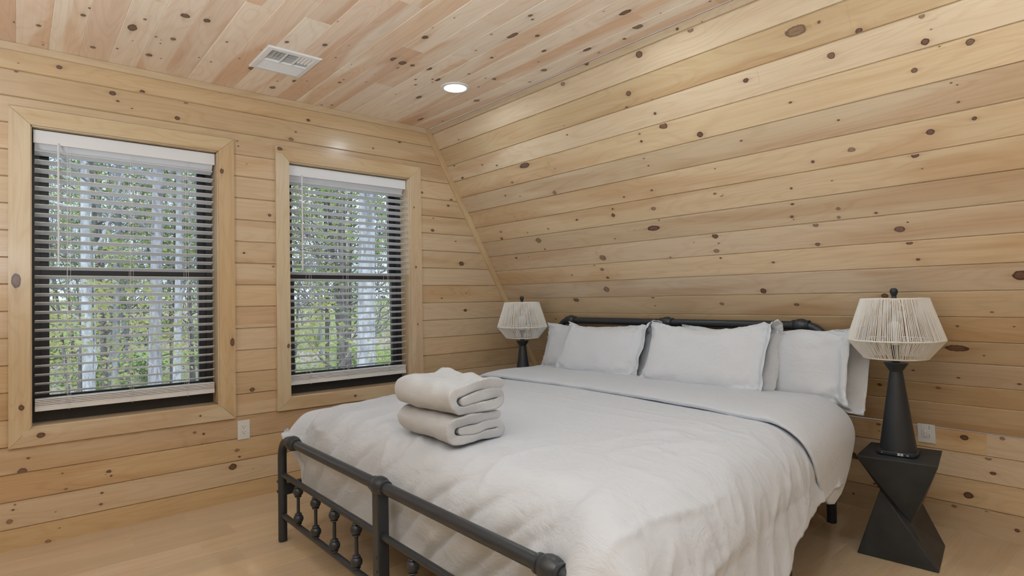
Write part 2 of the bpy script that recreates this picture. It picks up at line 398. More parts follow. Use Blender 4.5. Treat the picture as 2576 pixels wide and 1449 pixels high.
KN_KNEE = [(0.749,0.471,0.0172),(0.602,0.491,0.0106),(0.657,0.391,0.0132),(0.641,0.317,0.0131),(1.128,0.479,0.0108),(1.126,0.443,0.0061),(1.261,0.277,0.0264),(0.739,0.187,0.0214),(0.558,0.066,0.0105),(0.800,0.118,0.0124),(1.263,0.069,0.0070),(1.156,0.149,0.0068)]
KN_CEILING = [(1.568,2.464,0.0198),(1.539,2.355,0.0072),(1.830,1.969,0.0138),(1.809,2.233,0.0074),(1.900,2.178,0.0433),(1.998,2.100,0.0136),(2.149,2.210,0.0171),(2.155,1.671,0.0344),(2.069,1.728,0.0057),(2.316,1.723,0.0271),(2.317,2.054,0.0296),(2.396,2.040,0.0093),(2.182,2.689,0.0237),(2.387,2.584,0.0120),(2.329,2.398,0.0200),(2.023,2.712,0.0087),(1.797,2.786,0.0197),(1.921,2.906,0.0333),(2.252,3.616,0.0405),(2.404,3.555,0.0091),(2.335,3.050,0.0246),(1.985,2.448,0.0135),(2.000,3.193,0.0239),(0.241,3.239,0.0147),(0.598,2.959,0.0223),(0.685,2.949,0.0202),(0.091,3.485,0.0142),(0.003,3.515,0.0090),(0.114,3.729,0.0076),(0.309,3.615,0.0155),(0.406,3.556,0.0083),(0.545,3.547,0.0194),(0.601,3.558,0.0058),(0.818,3.130,0.0076),(0.818,3.443,0.0071),(0.925,3.302,0.0082),(0.603,3.259,0.0183),(0.534,3.283,0.0075),(0.430,3.242,0.0411),(1.052,2.944,0.0137),(1.215,2.860,0.0167),(1.312,2.789,0.0067),(1.323,2.973,0.0070),(1.491,3.299,0.0130),(1.273,3.441,0.0193),(1.330,3.397,0.0064),(1.016,3.402,0.0213),(1.580,2.800,0.0266),(1.641,2.813,0.0270),(1.701,2.808,0.0146),(1.796,2.791,0.0246),(2.000,3.228,0.0316),(1.568,3.754,0.0087),(1.622,3.713,0.0101),(1.193,3.504,0.0077),(1.206,3.628,0.0232),(1.869,3.052,0.0093),(1.854,3.271,0.0069)]
KN_WALL = [(0.011,2.387,0.0076),(0.019,2.426,0.0033),(0.182,2.446,0.0135),(0.411,2.359,0.0165),(0.435,2.321,0.0083),(0.550,2.392,0.0134),(0.768,2.386,0.0114),(0.950,2.484,0.0066),(0.501,2.294,0.0048),(0.723,2.282,0.0138),(1.049,2.202,0.0067),(1.055,2.171,0.0053),(1.495,2.416,0.0130),(1.411,2.321,0.0057),(1.379,2.269,0.0170),(2.147,2.388,0.0128),(2.183,2.384,0.0097),(1.968,2.300,0.0078),(1.865,2.513,0.0061),(2.182,2.387,0.0127),(2.371,2.024,0.0131),(2.643,1.988,0.0136),(2.613,1.945,0.0113),(2.463,1.740,0.0155),(2.471,1.835,0.0066),(2.679,1.666,0.0068),(2.733,1.490,0.0252),(2.774,1.252,0.0046),(2.540,1.214,0.0078),(2.764,1.114,0.0184),(1.239,1.758,0.0115),(1.083,1.511,0.0082),(1.259,1.431,0.0084),(1.125,0.662,0.0164),(0.056,0.443,0.0074),(0.033,0.378,0.0197),(0.803,0.449,0.0094),(0.851,0.434,0.0073),(1.034,0.304,0.0151),(1.048,0.263,0.0075),(0.389,0.308,0.0113),(0.399,0.283,0.0060),(0.191,0.339,0.0051),(0.206,0.256,0.0077),(0.358,0.201,0.0072),(0.353,0.142,0.0092),(0.005,0.223,0.0055),(-0.002,0.200,0.0073),(-0.015,0.146,0.0134),(0.133,0.008,0.0138),(0.179,0.063,0.0044),(1.009,0.210,0.0225)]

def struct(name, bm, mat, mods=None, smooth=False):
    o = obj(name, bm, mat, smooth=smooth); o['kind'] = 'structure'; return o
# window wall
wd = Wood()
zed = [-.02] + [1.3135 + .1344 * (k - 9) for k in range(0, 18)] + [CZ]
zed = [z for z in zed if z <= CZ]
planks(wd, (0, WY, 0), (1, 0, 0), (0, 0, 1), (0, -1, 0), zed, (XB, KX), KN_WALL + extra_knots(16, (0, 2.6), (0, 2.5), .003, .006), HOLES, umax=slope_x, seed0=3,
       tintf=lambda: pine_tint(.07, (.65, .50, .32)))
outer_face(wd, (0, WY, 0), (1, 0, 0), (0, 0, 1), (0, -1, 0), 0, CZ, (XB, KX), .12, HOLES, slope_x)
struct('wall_left', wd.bm, M_PINE)
# bed wall: sloping upper part and low knee wall
wd = Wood()
sed = [0, .0431, .1723, .3124, .4437, .582, .7151, .8526, .9871, 1.1201, 1.2566, 1.3909, 1.5224, 1.6581, 1.7922, 1.9145, 2.047, 2.165, 2.3257]
planks(wd, (SX, 0, CZ), (0, 1, 0), SU, SN, sed, (YB, WY + .02), KN_SLOPE + extra_knots(26, (-1.0, 3.7), (0, 2.3), .003, .007), seed0=40)
kz = [0.0, .0215, .1328, .2654, .3929, CZ - 2.3257 * .86667785]
planks(wd, (KX, 0, 0), (0, 1, 0), (0, 0, 1), (-1, 0, 0), [-.02] + kz[2:], (YB, WY + .02), KN_KNEE + extra_knots(8, (0, 3.5), (0, .5), .003, .008), joint=(2.2, 3.6), seed0=70)
outer_face(wd, (SX, 0, CZ), (0, 1, 0), SU, SN, 0, 2.3257, (YB, WY), .08)
outer_face(wd, (KX, 0, 0), (0, 1, 0), (0, 0, 1), (-1, 0, 0), 0, .504, (YB, WY), .08)
struct('wall_right', wd.bm, M_PINE)
# ceiling boards run parallel to the bed wall
wd = Wood()
xs = [XB] + [.009 + .1272 * k for k in range(-18, 20) if XB + .02 < .009 + .1272 * k < SX - .02] + [SX]
def ceil_tint():
    v = random.uniform(.93, 1.03); t_ = random.random() ** 2.2 * .75
    return tuple(min(.97, lerp(p, q, t_) * v) for p, q in zip((.97, .875, .76), (.82, .62, .48)))
planks(wd, (0, 0, CZ), (0, 1, 0), (1, 0, 0), (0, 0, -1), xs, (YB, WY + .02), [(y, x, r) for x, y, r in KN_CEILING] + extra_knots(70, (.5, 3.7), (0, 2.4), .004, .012), joint=(.9, 2.6),
       tintf=ceil_tint, seed0=100, groove=.0025, depth=.002)
outer_face(wd, (0, 0, CZ), (0, 1, 0), (1, 0, 0), (0, 0, -1), XB, SX, (YB, WY), .08)
struct('ceiling', wd.bm, M_CEIL)
# walls behind the camera
wd = Wood(); ze = [i * .1344 for i in range(19)] + [CZ]
planks(wd, (XB, 0, 0), (0, 1, 0), (0, 0, 1), (1, 0, 0), ze, (YB, WY), seed0=150)
outer_face(wd, (XB, 0, 0), (0, 1, 0), (0, 0, 1), (1, 0, 0), 0, CZ, (YB, WY), .08)
struct('wall_front', wd.bm, M_PINE)
wd = Wood()
planks(wd, (0, YB, 0), (1, 0, 0), (0, 0, 1), (0, 1, 0), ze, (XB, KX), umax=slope_x, seed0=180)
outer_face(wd, (0, YB, 0), (1, 0, 0), (0, 0, 1), (0, 1, 0), 0, CZ, (XB, KX), .08, (), slope_x)
struct('wall_back', wd.bm, M_PINE)
# floor: oak planks along x
wd = Wood(); ys = [YB + .182 * k for k in range(0, 32)] + [WY + .02]; ys = [y for y in ys if y <= WY + .02]
def oak():
    v = random.uniform(.90, 1.08); return (.66 * v, .525 * v, .37 * v * random.uniform(.95, 1.03))
planks(wd, (0, 0, 0), (1, 0, 0), (0, 1, 0), (0, 0, 1), ys, (XB, KX + .02), groove=.0012, depth=.0008, joint=(.7, 1.3), tintf=oak, seed0=210)
outer_face(wd, (0, 0, 0), (1, 0, 0), (0, 1, 0), (0, 0, 1), YB, WY, (XB, KX), .1)
struct('floor', wd.bm, M_FLOOR)
# trims
wd = Wood()
wood_prism(wd, [(XB, CZ - .038), (SX + .018, CZ - .038), (SX, CZ - .001), (XB, CZ - .001)], 0, .018, (0, WY, 0), (1, 0, 0), (0, 0, 1), (0, -1, 0), 'u', pine_tint(0, (.68, .53, .33)), 301)
struct('trim_1', wd.bm, M_PINE)
wd = Wood(); dx = SU.x / -SU.z; w_ = .050
za, zb = CZ - .002, CZ - 2.32 * .8667
wood_prism(wd, [(slope_x(zb) - w_, zb), (slope_x(zb) - .001, zb), (slope_x(za) - .001, za), (slope_x(za) - w_, za)], 0, .020, (0, WY, 0), (1, 0, 0), (0, 0, 1), (0, -1, 0), (SU.x, SU.z), pine_tint(0, (.68, .53, .33)), 303)
struct('trim_2', wd.bm, M_PINE)

# ------------------------------------------------------------------ windows
def knot_patch(wd, o, U, V, N, u, v, ru, rv, along, tint, seed, lim):
    """one knot laid on a casing board (u0,u1,v0,v1 = limits of the board)"""
    o, U, V, N = Vector(o), Vector(U), Vector(V), Vector(N)
    flip = U.cross(V).dot(N) < 0
    L, Wd = (4 * ru, 2.4 * rv)
    u0, u1, v0, v1 = (u - L, u + L, v - Wd, v + Wd) if along == 'u' else (u - Wd, u + Wd, v - L, v + L)
    u0, u1, v0, v1 = max(u0, lim[0]), min(u1, lim[1]), max(v0, lim[2]), min(v1, lim[3])
    NX = 8
    for i in range(NX):
        for j in range(NX):
            q = []; gs = []; ks = []
            for ii, jj in ((i, j), (i + 1, j), (i + 1, j + 1), (i, j + 1)):
                a, b = lerp(u0, u1, ii / NX), lerp(v0, v1, jj / NX)
                s = 1.0 if (0 < ii < NX and 0 < jj < NX) else 0.0
                q.append(o + U * a + V * b + N * .0185)
                gs.append((a, b) if along == 'u' else (b, -a))
                ks.append((((a - u) / ru, (b - v) / rv, s) if along == 'u' else ((b - v) / ru, (a - u) / rv, s)))
            if flip: q, gs, ks = q[::-1], gs[::-1], ks[::-1]
            wd.face(q, gs, seed, tint, ks)
CAS = [dict(o=(-.020, 1.026, .503, 2.203)), dict(o=(1.274, 2.353, .508, 2.210))]
def make_window(i, hole, knots):
    a, b, c, d = hole; A, B, C_, D = CAS[i]['o']
    ox = lambda: None
    # root mesh: the fixed black frame
    yf = 3.925
    bm = bmesh.new(); fw = .034
    box(bm, a, a + fw, yf, 4.02, c, d); box(bm, b - fw, b, yf, 4.02, c, d)
    box(bm, a + fw, b - fw, yf, 4.02, c, c + .052); box(bm, a + fw, b - fw, yf, 4.02, d - .045, d)
    win = obj('window_%d' % (i + 1), bm, M_SASH, smooth=False); win['kind'] = 'structure'
    zm0, zm1 = 1.322, 1.400
    def sash(name, y0, y1, z0, z1, bot, top, st=.040):
        bm = bmesh.new(); x0, x1 = a + fw, b - fw
        box(bm, x0, x0 + st, y0, y1, z0, z1, .002); box(bm, x1 - st, x1, y0, y1, z0, z1, .002)
        box(bm, x0 + st - .001, x1 - st + .001, y0, y1, z0, z0 + bot, .002); box(bm, x0 + st - .001, x1 - st + .001, y0, y1, z1 - top, z1, .002)
        s = obj(name, bm, M_SASH, win, smooth=False)
        bm = bmesh.new(); ym = (y0 + y1) / 2
        box(bm, x0 + st - .004, x1 - st + .004, ym - .003, ym + .003, z0 + bot - .004, z1 - top + .004)
        obj('pane', bm, M_GLASS, s, smooth=False); return s
    sash('upper_sash', 3.972, 4.000, zm0 + .03, d - .045, .040, .045)
    lo = sash('lower_sash', 3.935, 3.965, c + .050, zm1, .085, .042)
    bm = bmesh.new(); xm = (a + b) / 2; box(bm, xm - .035, xm + .035, 3.918, 3.936, zm1 + .001, zm1 + .012, .003)
    obj('latch', bm, M_SASH, lo, smooth=False)
    # wooden liner of the opening
    wd = Wood(); t = .016; y0, y1 = WY - .001, 4.02; U, V = Vector((0, 1, 0)), Vector((0, 0, 1))
    tj = (.70, .58, .41)
    wood_prism(wd, [(y0, c), (y1, c), (y1, d), (y0, d)], 0, t, (a - t, 0, 0), (0, 1, 0), (0, 0, 1), (1, 0, 0), 'v', tj, 310 + i)
    wood_prism(wd, [(y0, c), (y1, c), (y1, d), (y0, d)], 0, t, (b + t, 0, 0), (0, 1, 0), (0, 0, 1), (-1, 0, 0), 'v', tj, 312 + i)
    wood_prism(wd, [(a, y0), (b, y0), (b, y1), (a, y1)], 0, t, (0, 0, d + t), (1, 0, 0), (0, 1, 0), (0, 0, -1), 'u', tj, 314 + i)
    wood_prism(wd, [(a, y0), (b, y0), (b, y1), (a, y1)], 0, t, (0, 0, c - t), (1, 0, 0), (0, 1, 0), (0, 0, 1), 'u', tj, 316 + i)
    obj('jamb_liner', wd.bm, M_PINE, win, smooth=False)
    # casing, four mitred boards
    e = .006; ia, ib, ic, id_ = a - e, b + e, c - e, d + e
    O = (0, WY, 0); Ux, Vz, Nn = (1, 0, 0), (0, 0, 1), (0, -1, 0)
    boards = {'left': ([(A, C_), (ia, ic), (ia, id_), (A, D)], 'v', (A, ia, C_, D)), 'right': ([(ib, ic), (B, C_), (B, D), (ib, id_)], 'v', (ib, B, C_, D)),
              'top': ([(ia, id_), (ib, id_), (B, D), (A, D)], 'u', (A, B, id_, D)), 'bottom': ([(A, C_), (B, C_), (ib, ic), (ia, ic)], 'u', (A, B, C_, ic))}
    for n, (poly, al, lim) in boards.items():
        wd = Wood(); tn = pine_tint(.05, (.68, .57, .40)); sd = random.uniform(320, 380)
        wood_prism(wd, poly, 0, .018, O, Ux, Vz, Nn, al, tn, sd)
        for (kn, u, v, ru, rv) in knots:
            if kn == n: knot_patch(wd, O, Ux, Vz, Nn, u, v, ru, rv, al, tn, sd, (lim[0] + .004, lim[1] - .004, lim[2] + .004, lim[3] - .004))
        obj('casing', wd.bm, M_PINE, win, smooth=False)
    return win
make_window(0, HOLES[0], [('left', .010, 1.33, .038, .020), ('bottom', .105, .552, .018, .014), ('right', 1.008, .965, .026, .013), ('right', .955, 2.0, .015, .012), ('bottom', .83, .545, .006, .006), ('left', .03, .70, .015, .012)])
make_window(1, HOLES[1], [('left', 1.345, .92, .014, .010), ('right', 2.30, 1.45, .009, .008), ('right', 2.29, 1.9, .007, .006), ('top', 1.30, 2.19, .02, .012), ('bottom', 1.80, .545, .010, .008), ('right', 2.31, 1.02, .007, .006)])

# ------------------------------------------------------------------ blinds
def make_blind(a, b, c, d, cords, wandx, label):
    x0, x1 = a + .012, b - .010; yc = 3.872
    r = tag(empty('window_blind', ((a + b) / 2, yc, d)), label, 'blind', 'white slatted blinds in the windows')
    inv = Matrix.Translation(-Vector(r.location))
    def P(name, bm, m, parent=r, **k):
        bmesh.ops.transform(bm, matrix=inv, verts=bm.verts) if parent is r else None
        return obj(name, bm, m, parent, **k)
    bm = bmesh.new(); box(bm, x0 + .004, x1 - .004, yc - .022, yc + .026, d - .058, d - .004, .002); P('headrail', bm, M_SLAT, smooth=False)
    bm = bmesh.new()
    box(bm, x0 - .006, x1 + .006, yc - .040, yc - .031, d - .074, d - .006, .003)
    P('valance', bm, M_SLAT, smooth=False)
    # slats: curved strips, slightly tilted with the room edge up
    bm = bmesh.new(); pitch = .0455; zt = d - .118; zb = c + .158; n = int(round((zt - zb) / pitch)); dep = .053
    def slat(z, tilt, xa, xb):
        q = []
        for s in range(7):
            f = s / 6 - .5; yy = f * dep; hh = .0014 * (1 - (2 * f) ** 2)
            yy2 = yy * cos(tilt) - hh * sin(tilt) * -1; zz = -yy * sin(tilt) + hh * cos(tilt)
            q.append((yy2, zz))
        for th in (0,):
            up = [(bm.verts.new((xa, yc + y, z + w + .0012)), bm.verts.new((xb, yc + y, z + w + .0012))) for y, w in q]
            lo = [(bm.verts.new((xa, yc + y, z + w - .0012)), bm.verts.new((xb, yc + y, z + w - .0012))) for y, w in q]
            for k in range(6):
                bm.faces.new((up[k][0], up[k][1], up[k + 1][1], up[k + 1][0])); bm.faces.new((lo[k][1], lo[k][0], lo[k + 1][0], lo[k + 1][1]))
            for k in (0, 6): bm.faces.new((up[k][0], lo[k][0], lo[k][1], up[k][1]) if k == 0 else (up[k][1], lo[k][1], lo[k][0], up[k][0]))
            for e_ in (0, 1):
                loop = [u[e_] for u in up] + [l[e_] for l in lo[::-1]]
                bm.faces.new(loop if e_ == 1 else loop[::-1])
    slat(d - .088, radians(55), x0, x1)
    for i in range(n + 1):
        slat(zt - i * (zt - zb) / n, radians(15) + random.uniform(-.012, .012), x0, x1 + random.uniform(-.003, .002))
    slats = P('slats', bm, M_SLAT, smooth=True)
    # bottom rail with the spare slats stacked on it
    bm = bmesh.new(); box(bm, x0 - .001, x1 + .001, yc - .026, yc + .026, c + .066, c + .088, .003)
    for k in range(5): box(bm, x0, x1, yc - .025 + .0012 * (k % 2), yc + .025, c + .0885 + k * .0085, c + .0945 + k * .0085, .001)
    br = P('bottom_rail', bm, M_SLAT, smooth=False)
    for cx_ in cords:
        bm = bmesh.new()
        tube(bm, [(cx_, yc - .0285, d - .06), (cx_, yc - .0285, c + .10)], .0009, 6)
        tube(bm, [(cx_, yc + .0285, d - .06), (cx_, yc + .0285, c + .10)], .0009, 6)
        tube(bm, [(cx_ + .012, yc - .0295, d - .06), (cx_ + .012, yc - .0295, c + .10)], .0008, 6)
        tube(bm, [(cx_ + .006 + .008 * sin(k * 1.9), yc - .031 - .002 * (k % 2), c + .135 - k * .007 + .006 * cos(k * 2.3)) for k in range(11)], .0010, 6)
        P('ladder_cord', bm, M_SLATC)
    bm = bmesh.new(); tube(bm, [(wandx, yc - .046, d - .068), (wandx, yc - .046, d - .70)], .0045, 6)
    tube(bm, [(wandx, yc - .028, d - .060), (wandx, yc - .046, d - .066), (wandx, yc - .046, d - .075)], .002, 6)
    P('tilt_wand', bm, M_SLAT)
    return r
make_blind(*HOLES[0], (.217, .497, .772), .178, 'wide white slatted blind in the larger left window, away from the bed')
make_blind(*HOLES[1], (1.507, 1.772, 2.09), 1.457, 'white slatted blind in the right window, next to the sloping bed wall')

# ------------------------------------------------------------------ ceiling light and vent
def ceiling_light(x, y, label):
    r = tag(empty('ceiling_light', (x, y, CZ)), label, 'ceiling light', 'round recessed ceiling lights')
    bm = bmesh.new(); lathe(bm, [(.068, -.001), (.070, -.007), (.082, -.008), (.088, -.005), (.090, 0.0)], (0, 0, 0), 40); obj('trim_ring', bm, M_WHITEM, r)
    bm = bmesh.new(); lathe(bm, [(0, -.0045), (.066, -.0045), (.0685, -.002)], (0, 0, 0), 40); obj('diffuser', bm, M_GLOW, r)
    return r
for k, (x, y) in enumerate(LAMPS):
    lab = 'lit round recessed light in the pine ceiling between vent and sloping wall' if k == 0 else \
        'round recessed ceiling light number %s outside the photographed corner' % ['one', 'two', 'three', 'four', 'five', 'six', 'seven', 'eight', 'nine', 'ten'][k]
    if k == 0: cl = ceiling_light(x, y, lab)
def make_vent():
    r = tag(empty('ceiling_vent', (1.132, 3.196, CZ)), 'white metal louvred air vent set in the pine ceiling', 'vent')
    hx, hy = .143, .166; bm = bmesh.new()
    # sloped frame around the grille
    ix, iy = hx - .030, hy - .030
    def ring(ax, ay, z): return [bm.verts.new(p) for p in ((-ax, -ay, z), (ax, -ay, z), (ax, ay, z), (-ax, ay, z))]
    rs = [ring(hx, hy, -.0005), ring(hx, hy, -.003), ring(hx - .006, hy - .006, -.009), ring(ix, iy, -.011), ring(ix, iy, -.0008)]
    for p, q in zip(rs, rs[1:]):
        for k in range(4): bm.faces.new((p[k], p[(k + 1) % 4], q[(k + 1) % 4], q[k]))
    fr = obj('frame', bm, M_WHITEM, r, smooth=False)
    for sx, sy in ((-1, 0), (1, 0)):
        bm = bmesh.new(); ball(bm, (sx * (hx - .017), .02, -.010), .004, 10, 6, sq=.5); obj('screw', bm, M_WHITEM, r)
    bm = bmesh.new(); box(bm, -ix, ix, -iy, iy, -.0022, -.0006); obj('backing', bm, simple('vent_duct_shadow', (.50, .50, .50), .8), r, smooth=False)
    # louvres: long blades parallel to the window wall, shorter blades fanning to three sides
    bm = bmesh.new()
    def blade(p, q, nrm, w=.016, t=.0012, tilt=.75):
        p, q, nrm = Vector(p), Vector(q), Vector(nrm).normalized(); z = Vector((0, 0, 1))
        d = (nrm * cos(tilt) - z * sin(tilt)) * w
        o2 = z * t
        vs = [bm.verts.new(v) for v in (p, q, q + d, p + d, p + o2, q + o2, q + d + o2, p + d + o2)]
        for f in ((0, 1, 2, 3), (7, 6, 5, 4), (0, 4, 5, 1), (1, 5, 6, 2), (2, 6, 7, 3), (3, 7, 4, 0)): bm.faces.new([vs[i] for i in f])
    zt = -.0028
    for k in range(6):
        y = iy - .012 - k * .020; t_ = k / 6
        blade((-ix + .001, y, zt), (ix - .001 - .0 * t_, y, zt), (0, 1, 0), .015, tilt=.45)
    for k in range(4):                      # fields left and right of the middle
        x = ix - .012 - k * .019; yt = iy - .135 - k * .0
        blade((x, -iy + .003, zt), (x, -iy + .10 + .0 * k, zt), (1, 0, 0), .014, tilt=.45)
    for k in range(4):
        x = -ix + .012 + k * .019
        blade((x, -iy + .003, zt), (x, -iy + .095, zt), (-1, 0, 0), .014, tilt=.9)
    for k in range(3):
        y = -iy + .018 + k * .026; blade((-.030 + k * .003, y, zt), (.032 - k * .003, y, zt), (0, -1, 0), .015, tilt=.5)
    obj('louvres', bm, M_WHITEM, r, smooth=False)
    bm = bmesh.new(); box(bm, -.034, -.031, -iy + .002, iy - .13, -.013, -.002); box(bm, .033, .036, -iy + .002, iy - .13, -.013, -.002); box(bm, -ix + .001, ix - .001, iy - .132, iy - .129, -.013, -.002)
    obj('divider', bm, M_WHITEM, r, smooth=False)
make_vent()

# ------------------------------------------------------------------ outlets
def outlet(name, label, origin, rz, w, h, plug=False):
    r = tag(empty(name, origin, rz), label, 'outlet')      # local: x across, z up, faces -y
    bm = bmesh.new(); box(bm, -w / 2, w / 2, -.006, -.0002, -h / 2, h / 2, .0025); obj('cover_plate', bm, M_WHITEP, r, smooth=False)
    bm = bmesh.new(); box(bm, -.0165, .0165, -.0078, -.0058, -.034, .034, .001); ins = obj('receptacle', bm, M_WHITEP, r, smooth=False)
    for zc in (.016, -.018):
        bm = bmesh.new(); box(bm, -.0075, -.0055, -.0081, -.0077, zc + .001, zc + .009); box(bm, .0055, .0072, -.0081, -.0077, zc + .002, zc + .009)
        lathe(bm, [(0, -.0082), (.0024, -.0082), (.0024, -.0077)], (0, 0, zc - .005), 12, 'Y')
        obj('socket_holes', bm, M_DARK, ins, smooth=False)
    for zc in (.048, -.048):
        bm = bmesh.new(); lathe(bm, [(0, -.0068), (.0025, -.0066), (.003, -.0058)], (0, 0, zc * h / .116), 12, 'Y')
        obj('screw', bm, M_WHITEP, r)
    return r
outlet('wall_outlet', 'white wall outlet with two sockets below and between the windows', (1.0725, WY, .424), 0, .071, .116)
def switch_plate():
    r = tag(empty('wall_outlet', (KX, .907, .478), -pi / 2), 'pale wall plate with small plug, right of the near lamp', 'outlet')
    # local x -> world -y ; faces world -x
    bm = bmesh.new(); box(bm, -.0385, .0385, -.006, -.0002, -.060, .060, .0025); obj('cover_plate', bm, M_WHITEP, r, smooth=False)
    bm = bmesh.new(); box(bm, -.020, .018, -.0076, -.0058, -.036, .036, .001); ins = obj('receptacle', bm, M_WHITEP, r, smooth=False)
    gs_ = simple('grey_slot', (.12, .11, .10), .7)
    for z0_, z1_ in ((.012, .030), (-.032, -.014)):
        bm = bmesh.new(); box(bm, .0125, .0145, -.0080, -.0075, z0_, z1_); obj('slot', bm, gs_, ins, smooth=False)
    bm = bmesh.new(); box(bm, -.006, .004, -.022, -.0074, -.026, .004, .003); obj('plug', bm, M_WHITEP, r, smooth=False)
switch_plate()
# ------------------------------------------------------------------ the bed frame
FX, HX = 1.030, 3.262                     # footboard and headboard planes
def yc(x): return 1.966 + .1226 * (x - 1.025)
bed = tag(empty('bed_frame', (FX, 1.966, 0)), 'black metal pipe bed frame with low footboard and arched headboard', 'bed frame')
bed_inv = Matrix.Translation(-Vector(bed.location))
def bedpart(name, bm, mat=None, **k):
    bmesh.ops.transform(bm, matrix=bed_inv, verts=bm.verts); return obj(name, bm, mat or M_IRON, k.pop('parent', bed), **k)
def bend(c, r, a0, a1, plane, n=10):
    return [(c[0], c[1] + r * cos(lerp(a0, a1, i / n)), c[2] + r * sin(lerp(a0, a1, i / n))) for i in range(n + 1)]
def end_rail(x, ya, yb, ztop, r, rb, zfoot=0.0):
    """one bent tube: left post, top bar, right post (ya > yb)"""
    pts = [(x, ya, zfoot + .002), (x, ya, ztop * .5)] + bend((x, ya - rb, ztop - rb), rb, 0, pi / 2, 0) + bend((x, yb + rb, ztop - rb), rb, pi / 2, pi, 0) + [(x, yb, ztop * .5), (x, yb, zfoot + .002)]
    bm = bmesh.new(); tube(bm, pts, r, 20); return bm
# footboard
fa, fb = 3.004, .930
fbm = end_rail(FX, fa, fb, .516, .0215, .095); bedpart('footboard_tube', fbm)
def collar(x, y, z, r):
    bm = bmesh.new()
    lathe(bm, [(r + .001, -.046), (r + .006, -.045), (r + .006, -.034), (r + .003, -.032), (r + .010, -.022), (r + .014, -.008), (r + .014, .008), (r + .010, .022), (r + .003, .032), (r + .006, .034), (r + .006, .045), (r + .001, .046)], (x, y, z), 28, 'Y')
    return bm
for y in (2.850, 1.968, 1.068): bedpart('collar', collar(FX, y, .516, .0215))
for z, nm in ((.335, 'middle_rail'), (.132, 'lower_rail')):
    bm = bmesh.new(); tube(bm, [(FX, fb, z), (FX, fa, z)], .0135, 16); bedpart(nm, bm)
bm = bmesh.new(); box(bm, FX - .023, FX + .023, 1.945, 1.991, 0.002, .500, .005); mp = bedpart('centre_post', bm, smooth=False)
for z in (.262, .212):
    bm = bmesh.new(); lathe(bm, [(0, -.027), (.0055, -.0262), (.006, -.022)], (FX, 1.957, z), 12, 'X'); bedpart('bolt', bm)
for z in (.30, .25):
    bm = bmesh.new(); lathe(bm, [(0, -.0255), (.006, -.0245), (.007, -.019)], (FX, 3.012, z), 12, 'X'); bedpart('bolt', bm)
for y in (2.790, 2.580, 2.380, 2.172, 1.742, 1.535, 1.330, 1.122):
    bm = bmesh.new(); tube(bm, [(FX, y, .132), (FX, y, .335)], .0075, 12)
    for zc in (.298, .170):
        ball(bm, (FX, y, zc), .0235, 20, 12)
        for dz in (-1, 1): lathe(bm, [(0, zc + dz * .0205), (.0150, zc + dz * .0205), (.0165, zc + dz * .0225), (.0150, zc + dz * .0250), (.0090, zc + dz * .0275), (.0085, zc + dz * .0300)], (FX, y, 0), 20)
    bedpart('spindle', bm)
# headboard
ha, hb = 3.242, 1.252
bedpart('headboard_tube', end_rail(HX, ha, hb, 1.028, .0235, .115))
for y in (3.105, 2.242, 1.385): bedpart('collar', collar(HX, y, 1.028, .0235))
for z in (.72, .40):
    bm = bmesh.new(); tube(bm, [(HX, hb, z), (HX, ha, z)], .0135, 14); bedpart('headboard_rail', bm)
for y in (1.50, 1.75, 2.0, 2.5, 2.75, 3.0):
    bm = bmesh.new(); tube(bm, [(HX, y, .40), (HX, y, .72)], .0075, 10); bedpart('spindle', bm)
# side rails, cross slats and support legs
for s, (y0, y1) in ((1, (fa - .01, ha - .01)), (-1, (fb + .01, hb + .01))):
    bm = bmesh.new(); a, b = Vector((FX, y0, .262)), Vector((HX, y1, .262)); hz = Vector((0, 0, .028)); w = Vector((0, .015, 0))
    vs = [bm.verts.new(p) for p in (a - hz - w, a - hz + w, a + hz + w, a + hz - w, b - hz - w, b - hz + w, b + hz + w, b + hz - w)]
    for f in ((0, 1, 2, 3), (7, 6, 5, 4), (0, 4, 5, 1), (1, 5, 6, 2), (2, 6, 7, 3), (3, 7, 4, 0)): bm.faces.new([vs[i] for i in f])
    bedpart('side_rail', bm, smooth=False)
for k in range(9):
    x = lerp(1.25, 3.1, k / 8); c = yc(x); bm = bmesh.new(); box(bm, x - .02, x + .02, c - 1.02, c + 1.02, .262, .286, .003); bedpart('cross_slat', bm, smooth=False)
for x, off in ((2.40, -1.03), (2.40, 0), (2.40, 1.03), (1.7, 0)):
    c = yc(x) + off; bm = bmesh.new(); box(bm, x - .019, x + .019, c - .019, c + .019, .002, .262, .004); bedpart('support_leg', bm, smooth=False)

# ------------------------------------------------------------------ bedding
def nf(x, y, z=0, o=3): return noise.fractal(Vector((x, y, z)), 1.0, 2.0, o)
def ridge(x, y, z=0):
    n = noise.noise(Vector((x, y, z))); return (1 - abs(n) * 2.2) if abs(n) < .45 else 0.0
def grid_mesh(P, nu, nv, close_u=False):
    bm = bmesh.new(); g = [[bm.verts.new(P(i / (nu - (0 if close_u else 1)), j / (nv - 1))) for j in range(nv)] for i in range(nu)]
    for i in range(nu if close_u else nu - 1):
        i2 = (i + 1) % nu
        for j in range(nv - 1): bm.faces.new((g[i][j], g[i2][j], g[i2][j + 1], g[i][j + 1]))
    return bm, g
def roll(d, R, flare=0.0):
    """distance d past the start of a rounded edge -> (outward, drop)"""
    if d <= 0: return 0.0, 0.0
    if d < R * pi / 2: return R * sin(d / R), R * (1 - cos(d / R))
    e = d - R * pi / 2; return R + flare * e, R + e * sqrt(max(0, 1 - flare * flare))
